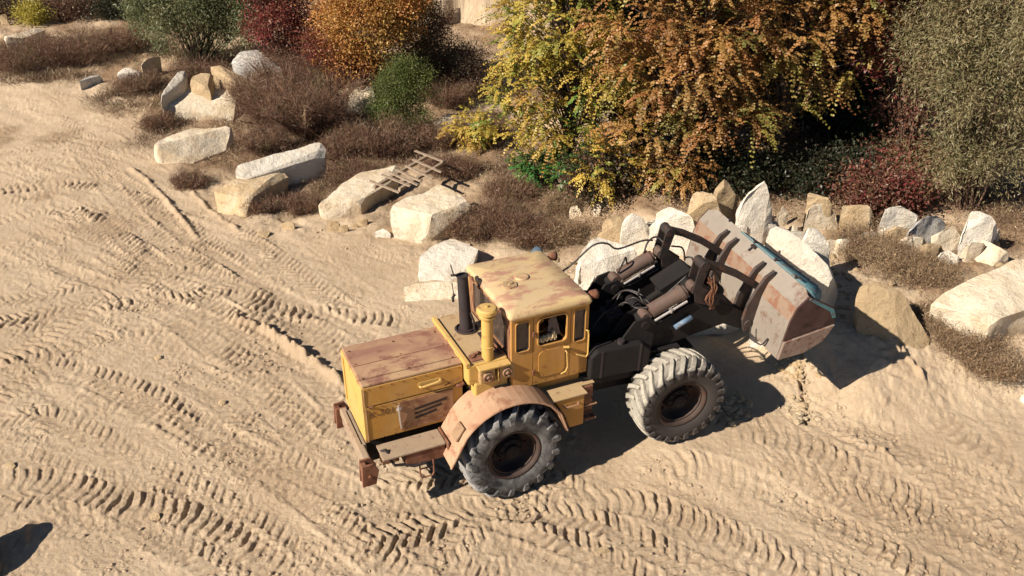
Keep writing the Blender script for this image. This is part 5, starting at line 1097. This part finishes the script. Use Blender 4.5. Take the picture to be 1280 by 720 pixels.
# --- front frame
mb = MB(); mb.box(-.35, 2.1, -.48, -.32, .80, 1.30); mb.box(-.35, 2.1, .32, .48, .80, 1.30); mb.box(-.35, 2.05, -.32, .32, .85, .98); mb.tube([(1.6, -.8, .86), (1.6, .8, .86)], .18, 16); mb.tube([(1.6, -.3, .86), (1.6, .3, .86)], .30, 16)
mb.box(1.95, 2.15, -.62, .62, .8, 1.45); mb.box(-.1, 1.0, -.62, .62, 1.25, 1.55); mb.box(.0, .7, -.30, .30, 1.55, 1.95)
front(mb.build('front_frame', M['dark'], LD, bevel=.012))
for s in (-1, 1):
    for y in (s*.60-.17, s*.60+.13):
        mb = MB(); mb.prism([(.15, 1.20), (1.25, 1.20), (1.20, 1.75), (1.22, 2.28), (1.05, 2.42), (.82, 2.36), (.55, 1.95)], y, y+.04); front(mb.build('tower_plate', M['dark'], LD, bevel=.012))
    mb = MB(); mb.tube([(1.02, s*.60-.20, 2.26), (1.02, s*.60+.20, 2.26)], .075, 14); mb.tube([(.88, s*.6-.2, 1.80), (.88, s*.6+.2, 1.80)], .07, 14); front(mb.build('tower_pin', M['dark'], LD))
    # lift arm
    mb = MB(); mb.prism([(.78, 1.92), (.82, 1.70), (1.10, 1.58), (2.0, 1.78), (2.62, 1.90), (3.02, 1.70), (3.14, 1.74), (3.16, 1.92), (3.0, 2.06), (2.62, 2.32), (2.30, 2.52), (1.98, 2.50), (1.4, 2.22), (.95, 2.08)], s*.60-.09, s*.60+.09); front(mb.build('lift_arm', M['dark'], LD, bevel=.02))
    # tilt cylinder
    A_, B_ = Vector((1.08, s*.60, 2.35)), Vector((1.92, s*.60, 2.76)); D_ = B_-A_
    mb = MB(); mb.tube([A_+D_*.10, A_+D_*.12, A_+D_*.72, A_+D_*.725, A_+D_*.80, A_+D_*.805, A_+D_*.86], [.07, .125, .125, .14, .14, .11, .10], 20); cy = mb.build('tilt_cylinder', M['cyl'], LD, smooth=True); cy.modifiers.new('es', 'EDGE_SPLIT').split_angle = R(35); front(cy)
    mb = MB(); mb.tube([A_+D_*.80, B_], .05, 12); mb.tube([A_+Vector((0, -.1, 0)), A_+Vector((0, .1, 0))], .09, 14); mb.tube([B_+Vector((0, -.09, 0)), B_+Vector((0, .09, 0))], .085, 14); o = mb.build('piston_rod', M['cyl'], cy, smooth=True); o.modifiers.new('es', 'EDGE_SPLIT').split_angle = R(35)
    mb = MB(); mb.tube([A_+D_*.12+Vector((0, -.13*1, -.13)), A_+D_*.84+Vector((0, -.13, -.13))], .022, 8); mb.tube([A_+D_*.5+Vector((0, -.13, -.16)), A_+D_*.5+Vector((0, -.13, -.09))], .03, 8); mb.build('oil_pipe', M['chrome'], cy)
    # lift cylinder
    A2, B2 = Vector((.62, s*.36, 1.25)), Vector((1.95, s*.40, 2.05)); D2 = B2-A2
    mb = MB(); mb.tube([A2, A2+D2*.72], .10, 16); c2 = front(mb.build('lift_cylinder', M['dark'], LD, smooth=True)); c2.modifiers.new('es', 'EDGE_SPLIT').split_angle = R(35)
    mb = MB(); mb.tube([A2+D2*.72, A2+D2*.97], .065, 14); mb.tube([B2+Vector((0, -.1, 0)), B2+Vector((0, .1, 0))], .08, 12); mb.build('piston_rod', M['dark'], c2, smooth=False)
    # bell crank: two plates
    ck = bpy.data.objects.new('bell_crank', None)
    mb = MB()
    for y in (s*.60-.125, s*.60+.095):
        mb.prism([(1.86, 2.70), (1.92, 2.66), (2.02, 2.72), (2.12, 3.16), (2.09, 3.26), (2.0, 3.28), (1.94, 3.20)], y, y+.03)
        mb.prism([(1.90, 2.72), (2.05, 2.80), (2.42, 2.52), (2.44, 2.36), (2.30, 2.34), (1.95, 2.50)], y+.001, y+.029)
    mb.tube([(2.03, s*.6-.14, 3.19), (2.03, s*.6+.14, 3.19)], .085, 16); mb.tube([(2.28, s*.6-.16, 2.44), (2.28, s*.6+.16, 2.44)], .09, 14)
    front(mb.build('bell_crank', M['crank'], LD, bevel=.006))
    # bucket link, slightly bowed
    mb = MB(); Lp = [(2.03, 3.20), (2.35, 3.075), (2.75, 2.86), (3.05, 2.65), (3.30, 2.47)]
    top_ = [(x_+.02, z_+.055) for x_, z_ in Lp]; bot_ = [(x_-.02, z_-.055) for x_, z_ in Lp][::-1]
    mb.prism(top_+bot_, s*.60-.05, s*.60+.05); mb.tube([(3.28, s*.6-.07, 2.48), (3.28, s*.6+.07, 2.48)], .08, 14); front(mb.build('bucket_link', M['link'], LD, bevel=.012))
mb = MB(); mb.tube([(2.28, -.52, 2.30), (2.28, .52, 2.30)], .17, 18); mb.tube([(1.35, -.52, 1.95), (1.35, .52, 1.95)], .10, 14)
mb.prism([(1.72, 2.30), (2.30, 2.62), (2.55, 2.40), (2.60, 2.10), (2.3, 1.95), (1.9, 2.05)], .08, .5, None); front(mb.build('cross_member', M['dark'], LD, bevel=.02))
for s in (-1, 1):
    mb = MB(); y0, y1 = sorted((s*.64, s*.90)); mb.prism([(.02, 1.42), (1.12, 1.42), (1.12, 1.82), (.95, 1.98), (.14, 1.98), (.02, 1.88)], y0, y1); tk = front(mb.build('shadow_body', M['dark'], LD, bevel=.03))  # guessed black body by the wheel, added to widen the ground shadow
    mb = MB(); mb.tube([(.6, s*.77, 1.97), (.6, s*.77, 2.05)], .06, 14); mb.box(.20, .24, y0-.006, y1+.006, 1.43, 1.97); mb.box(.90, .94, y0-.006, y1+.006, 1.43, 1.97); mb.build('shadow_body_cap', M['black'], tk)
mb = MB(); mb.tube([(1.60, -.76, 2.08), (1.90, -.76, 2.24)], .045, 14); front(mb.build('grease_cylinder', M['blue'], LD, smooth=True))
# valve block, hoses
mb = MB(); mb.box(.62, .95, -.22, .18, 1.95, 2.10); mb.tube([(.70, -.15, 2.1), (.70, -.15, 2.22)], .04, 8); mb.tube([(.85, -.12, 2.1), (.85, -.12, 2.2)], .05, 8); mb.tube([(.75, .1, 2.1), (.75, .1, 2.25)], .05, 8); mb.box(.6, .9, -.25, -.05, 2.10, 2.16)
front(mb.build('valve_block', M['black'], LD, bevel=.01))
for H_ in ([(.05, .90, 2.40), (.35, .86, 2.62), (.70, .80, 2.98), (.95, .76, 3.0), (1.15, .72, 2.88), (1.6, .70, 2.98), (1.80, .66, 2.98)],
           [(1.10, .52, 2.50), (1.18, .50, 2.75), (1.24, .56, 2.78), (1.3, .6, 2.62)], [(1.62, .60, 2.78), (1.70, .66, 2.95), (1.9, .72, 3.0), (2.02, .5, 2.9)],
           [(.85, -.1, 2.2), (1.0, -.30, 2.52), (1.2, -.42, 2.42), (1.5, -.44, 2.55), (1.85, -.5, 2.92)], [(.75, .1, 2.2), (.9, -.1, 2.55), (1.05, -.34, 2.6), (1.1, -.5, 2.5)],
           [(.7, -.15, 2.2), (.85, -.3, 2.45), (1.0, -.45, 2.40), (1.12, -.62, 2.50)], [(.8, .0, 2.1), (1.0, .1, 2.40), (1.2, -.1, 2.45), (1.3, -.4, 2.38), (1.25, -.55, 2.48)],
           [(.3, -.2, 1.9), (.5, -.2, 2.2), (.7, -.15, 2.25)], [(1.05, -.38, 2.60), (1.06, -.36, 2.72)], [(2.05, .42, 2.95), (2.3, .45, 2.85), (2.35, .4, 2.62)],
           [(2.5, .25, 2.5), (2.42, .3, 2.72), (2.36, .42, 2.66)], [(2.2, -.70, 2.95), (2.26, -.73, 2.8), (2.25, -.72, 2.6)]):
    mb = MB(); cr = catmull(H_, .05); mb.tube([tuple(p) for p in cr], .017, 7); front(mb.build('hydraulic_hose', M['hose'], LD, smooth=True))
mb = MB()          # tangle of hoses at the near crank
for k in range(7):
    a = random.random()*6; pts = [(2.15+.05*math.cos(a+k), -.62-.14+.03*k/7, 3.0-.02*k), (2.25+.06*math.sin(k*2.0), -.76, 2.75+.03*math.cos(k)), (2.18+.08*math.cos(k*1.3), -.76-.02*k/7, 2.55), (2.3+.05*math.sin(k), -.74, 2.32)]
    mb.tube([tuple(p) for p in catmull(pts, .06)], .013, 5)
front(mb.build('hose_bundle', M['rust'], LD))
# front fenders
for s in (-1, 1):
    mb = MB(); y0, y1 = sorted((s*.52, s*.80)); mb.prism([(.50, 1.55), (1.0, 1.72), (1.75, 1.68), (1.75, 1.64), (1.0, 1.68), (.5, 1.51)], y0, y1); front(mb.build('front_fender', M['dark'], LD, bevel=.008))

# --- bucket
BW = 1.60
TP, C1, C2, BB, LO, L2, CE = (3.50, 2.88), (3.31, 2.685), (3.225, 2.43), (3.175, 2.05), (3.13, 1.69), (3.98, 1.91), (4.17, 2.34)
mb = MB(); th = .03
def strip(mb, a_, b_, y0, y1, t=.02):
    d_ = Vector((b_[0]-a_[0], 0, b_[1]-a_[1])).normalized(); nrm = Vector((d_.z, 0, -d_.x))*t
    A_ = Vector((a_[0], 0, a_[1])); B_ = Vector((b_[0], 0, b_[1]))
    q = [(p.x, y, p.z) for y in (y0, y1) for p in (A_, B_, B_+nrm, A_+nrm)]
    mb.add(q, [(0, 1, 2, 3), (7, 6, 5, 4), (0, 4, 5, 1), (1, 5, 6, 2), (2, 6, 7, 3), (3, 7, 4, 0)])
strip(mb, C1, TP, -BW, BW); strip(mb, BB, C2, -BW, BW); strip(mb, LO, BB, -BW, BW)
bk = front(mb.build('bucket', M['steel'], LD))
mb = MB(); strip(mb, C2, C1, -BW, BW, .018); sub(mb, 'worn_band', 'steel2', bk)
mb = MB(); strip(mb, (LO[0]+.022, LO[1]), L2, -BW, BW, -.03); strip(mb, L2, CE, -BW, BW, -.03); 
sub(mb, 'bucket_floor', 'teal', bk)
mb = MB(); 
# spill guard along the top edge, ends cut off, with small tabs
mb.prism([(-BW+.02, 0), (-BW+.20, .10), (BW-.18, .10), (BW-.02, 0)], 0, .018, Matrix(((.0, .62, .78, TP[0]-.004), (1, 0, 0, 0), (0, .78, -.62, TP[1]-.006), (0, 0, 0, 1))) , axis='z')
sub(mb, 'spill_guard', 'steel', bk)
mb = MB()
for y in (.95, .1, -.55, -1.15): mb.box(TP[0]+.03, TP[0]+.075, y-.02, y+.02, TP[1]+.06, TP[1]+.115); sub(mb, 'guard_tab', 'black', bk); mb = MB()
mb.box(TP[0]-.03, TP[0]+.03, -.02, .10, TP[1]+.01, TP[1]+.05); mb.tube([(TP[0]-.02, .05, TP[1]+.03), (TP[0]-.10, .06, TP[1]-.04)], .014, 6); mb.tube([(TP[0]+.06, -1.1, TP[1]+.11), (TP[0]+.06, -1.3, TP[1]+.11)], .012, 5)
sub(mb, 'guard_hook', 'black', bk)
for s in (-1, 1):
    mb = MB(); y0, y1 = sorted((s*BW, s*(BW+.03))); mb.prism([TP, C1, C2, BB, (CE[0]-.05, CE[1]-.12), CE, (CE[0]-.12, CE[1]+.24)], y0, y1)
    sp_ = sub(mb, 'side_plate', 'maroon', bk, bevel=.006); sp_['label'] = 'dark brown end plate of the bucket'
    mb = MB(); y0, y1 = sorted((s*(BW+.0), s*(BW+.06))); mb.prism([(BB[0]+.01, BB[1]-.012), LO, (LO[0]+.5, LO[1]+.04), L2, (CE[0]-.02, CE[1]-.13)], y0, y1); sub(mb, 'corner_wear_plate', 'wear', bk, bevel=.01)
    mb = MB(); y0, y1 = sorted((s*(BW+.03), s*(BW+.05))); mb.prism([(TP[0]+.02, TP[1]-.02), (CE[0]-.12, CE[1]+.20), (CE[0]-.04, CE[1]+.02), (CE[0]-.10, CE[1]+.02), (CE[0]-.18, CE[1]+.16), (TP[0], TP[1]-.06)], y0, y1); sub(mb, 'edge_strip', 'teal', bk)
# torn teal liner showing above the rim on the near half
mb = MB(); vs = []; N_ = 40
for i in range(N_+1):
    t = i/N_; y = .55-(.55+BW)*t; hgt = (.05+.95*min(1, t*1.1)**.6)*(1-.35*max(0, (t-.9)/.1)**2)+.05*math.sin(i*1.7)+.04*math.sin(i*3.1); dx = .34*hgt
    for r_, f in ((0, 0), (0, .5), (0, 1)): vs.append((TP[0]+.04+dx*f, y, TP[1]+.07-.10*hgt*f-.16*f*max(0, (t-.9)/.1)))
mb.add(vs, [(i*3+j, i*3+j+1, (i+1)*3+j+1, (i+1)*3+j) for i in range(N_) for j in range(2)]); o = sub(mb, 'upper_liner', 'teal', bk, smooth=True)
md = o.modifiers.new('thick', 'SOLIDIFY'); md.thickness = .02
for s in (-1, 1):
    for y in (s*.60-.19, s*.60+.13):
        mb = MB(); mb.prism([(3.17, 1.74), (3.21, 2.30), (3.29, 2.68), (3.42, 2.80), (3.40, 2.90), (3.24, 2.80), (3.10, 2.56), (2.98, 2.30), (2.93, 1.98), (3.00, 1.72)], y, y+.06); mb.tube([(3.05, y-.02, 1.88), (3.05, y+.06, 1.88)], .08, 12)
        mb.prism([(3.18, 2.42), (3.30, 2.68), (3.43, 2.66), (3.40, 2.48), (3.28, 2.38)], y+.002, y+.038); sub(mb, 'bucket_bracket', 'bracket', bk, bevel=.008)
mb = MB(); mb.tube([tuple(p) for p in catmull([(3.0, -.95, 1.95), (2.96, -1.05, 1.80), (3.05, -1.25, 1.75), (3.12, -1.3, 1.9)], .05)], .015, 6); sub(mb, 'loose_cable', 'hose', bk)

# --- wooden pallet lying on the flat slab
g_ = float(at(505, 255)[2]); zt = g_+.86
PA = Vector(atz(468, 229, zt)); PB = Vector(atz(534, 191, zt)); PC = Vector(atz(494, 247, zt-.15)); ux = (PB-PA); Lx = ux.length; ux = ux/Lx; uy = (PC-PA); uy.z = 0; uy = (uy-ux*uy.dot(ux)).normalized(); uy = (uy+Vector((0, 0, -.22))).normalized(); uz = ux.cross(uy); uz = uz if uz.z > 0 else -uz
PM = Matrix(((ux.x, uy.x, uz.x, PA.x), (ux.y, uy.y, uz.y, PA.y), (ux.z, uy.z, uz.z, PA.z), (0, 0, 0, 1)))
pal = empty('wooden_pallet'); pal.matrix_world = PM; tag(pal, 'weathered broken wooden pallet with gaps between its slats, lying on the flat slab', 'pallet')
PW = .86
for i, t in enumerate((0, .20, .30, .40, .55, .73, .93)):
    x_ = t*Lx; w_ = .045; j_ = random.uniform(-.08, .08); mb = MB(); mb.box(x_-w_, x_+w_, -.08+j_, PW+j_+random.uniform(-.1, .1), .0, .035, Matrix.Rotation(R(random.uniform(-5, 5)), 4, 'Z')); mb.build('slat', M['wood'], pal, bevel=.004)
for y in (.08, PW-.22):
    mb = MB(); mb.box(-.12 if y < .5 else .3, Lx*.98, y-.04, y+.04, -.10, -.001); mb.build('beam', M['wood'], pal, bevel=.004)


# ------------------------------------------------------------------ CAMERA, LIGHT, WORLD
cam = bpy.data.objects.new('camera', bpy.data.cameras.new('camera')); link(cam)
cam.location = (0, 0, CAMH); cam.rotation_euler = (R(90)-PITCH, 0, 0)
cam.data.sensor_width = 36; cam.data.lens = FPX/1280*36; cam.data.clip_end = 3000; sc.camera = cam
az, el = R(SUN_AZ), R(SUN_EL)
d = Vector((math.cos(az)*math.cos(el), math.sin(az)*math.cos(el), -math.sin(el)))
sun = bpy.data.lights.new('sun', 'SUN'); sun.energy = 5.0; sun.angle = R(.5); sun.color = (1, .90, .775)
so = bpy.data.objects.new('sun', sun); link(so); so.rotation_euler = d.to_track_quat('-Z', 'Y').to_euler(); so.location = (-30, -20, 30)
w = bpy.data.worlds.new('World'); sc.world = w; w.use_nodes = True; nt = w.node_tree; bg = nt.nodes['Background']
sky = nt.nodes.new('ShaderNodeTexSky'); sky.sky_type = 'NISHITA'; sky.sun_disc = False; sky.sun_elevation = el
sky.sun_rotation = math.atan2(-d.x, -d.y)      # the way to the sun, clockwise from +Y
sky.air_density = .75; sky.dust_density = .1; sky.altitude = 1500
nt.links.new(sky.outputs[0], bg.inputs[0]); bg.inputs[1].default_value = .05
sc.view_settings.view_transform = 'Standard'; sc.view_settings.look = 'None'; sc.view_settings.exposure = .60; sc.view_settings.gamma = 1
sc.cycles.diffuse_bounces = 1
sc.render.resolution_x = 1024; sc.render.resolution_y = 576
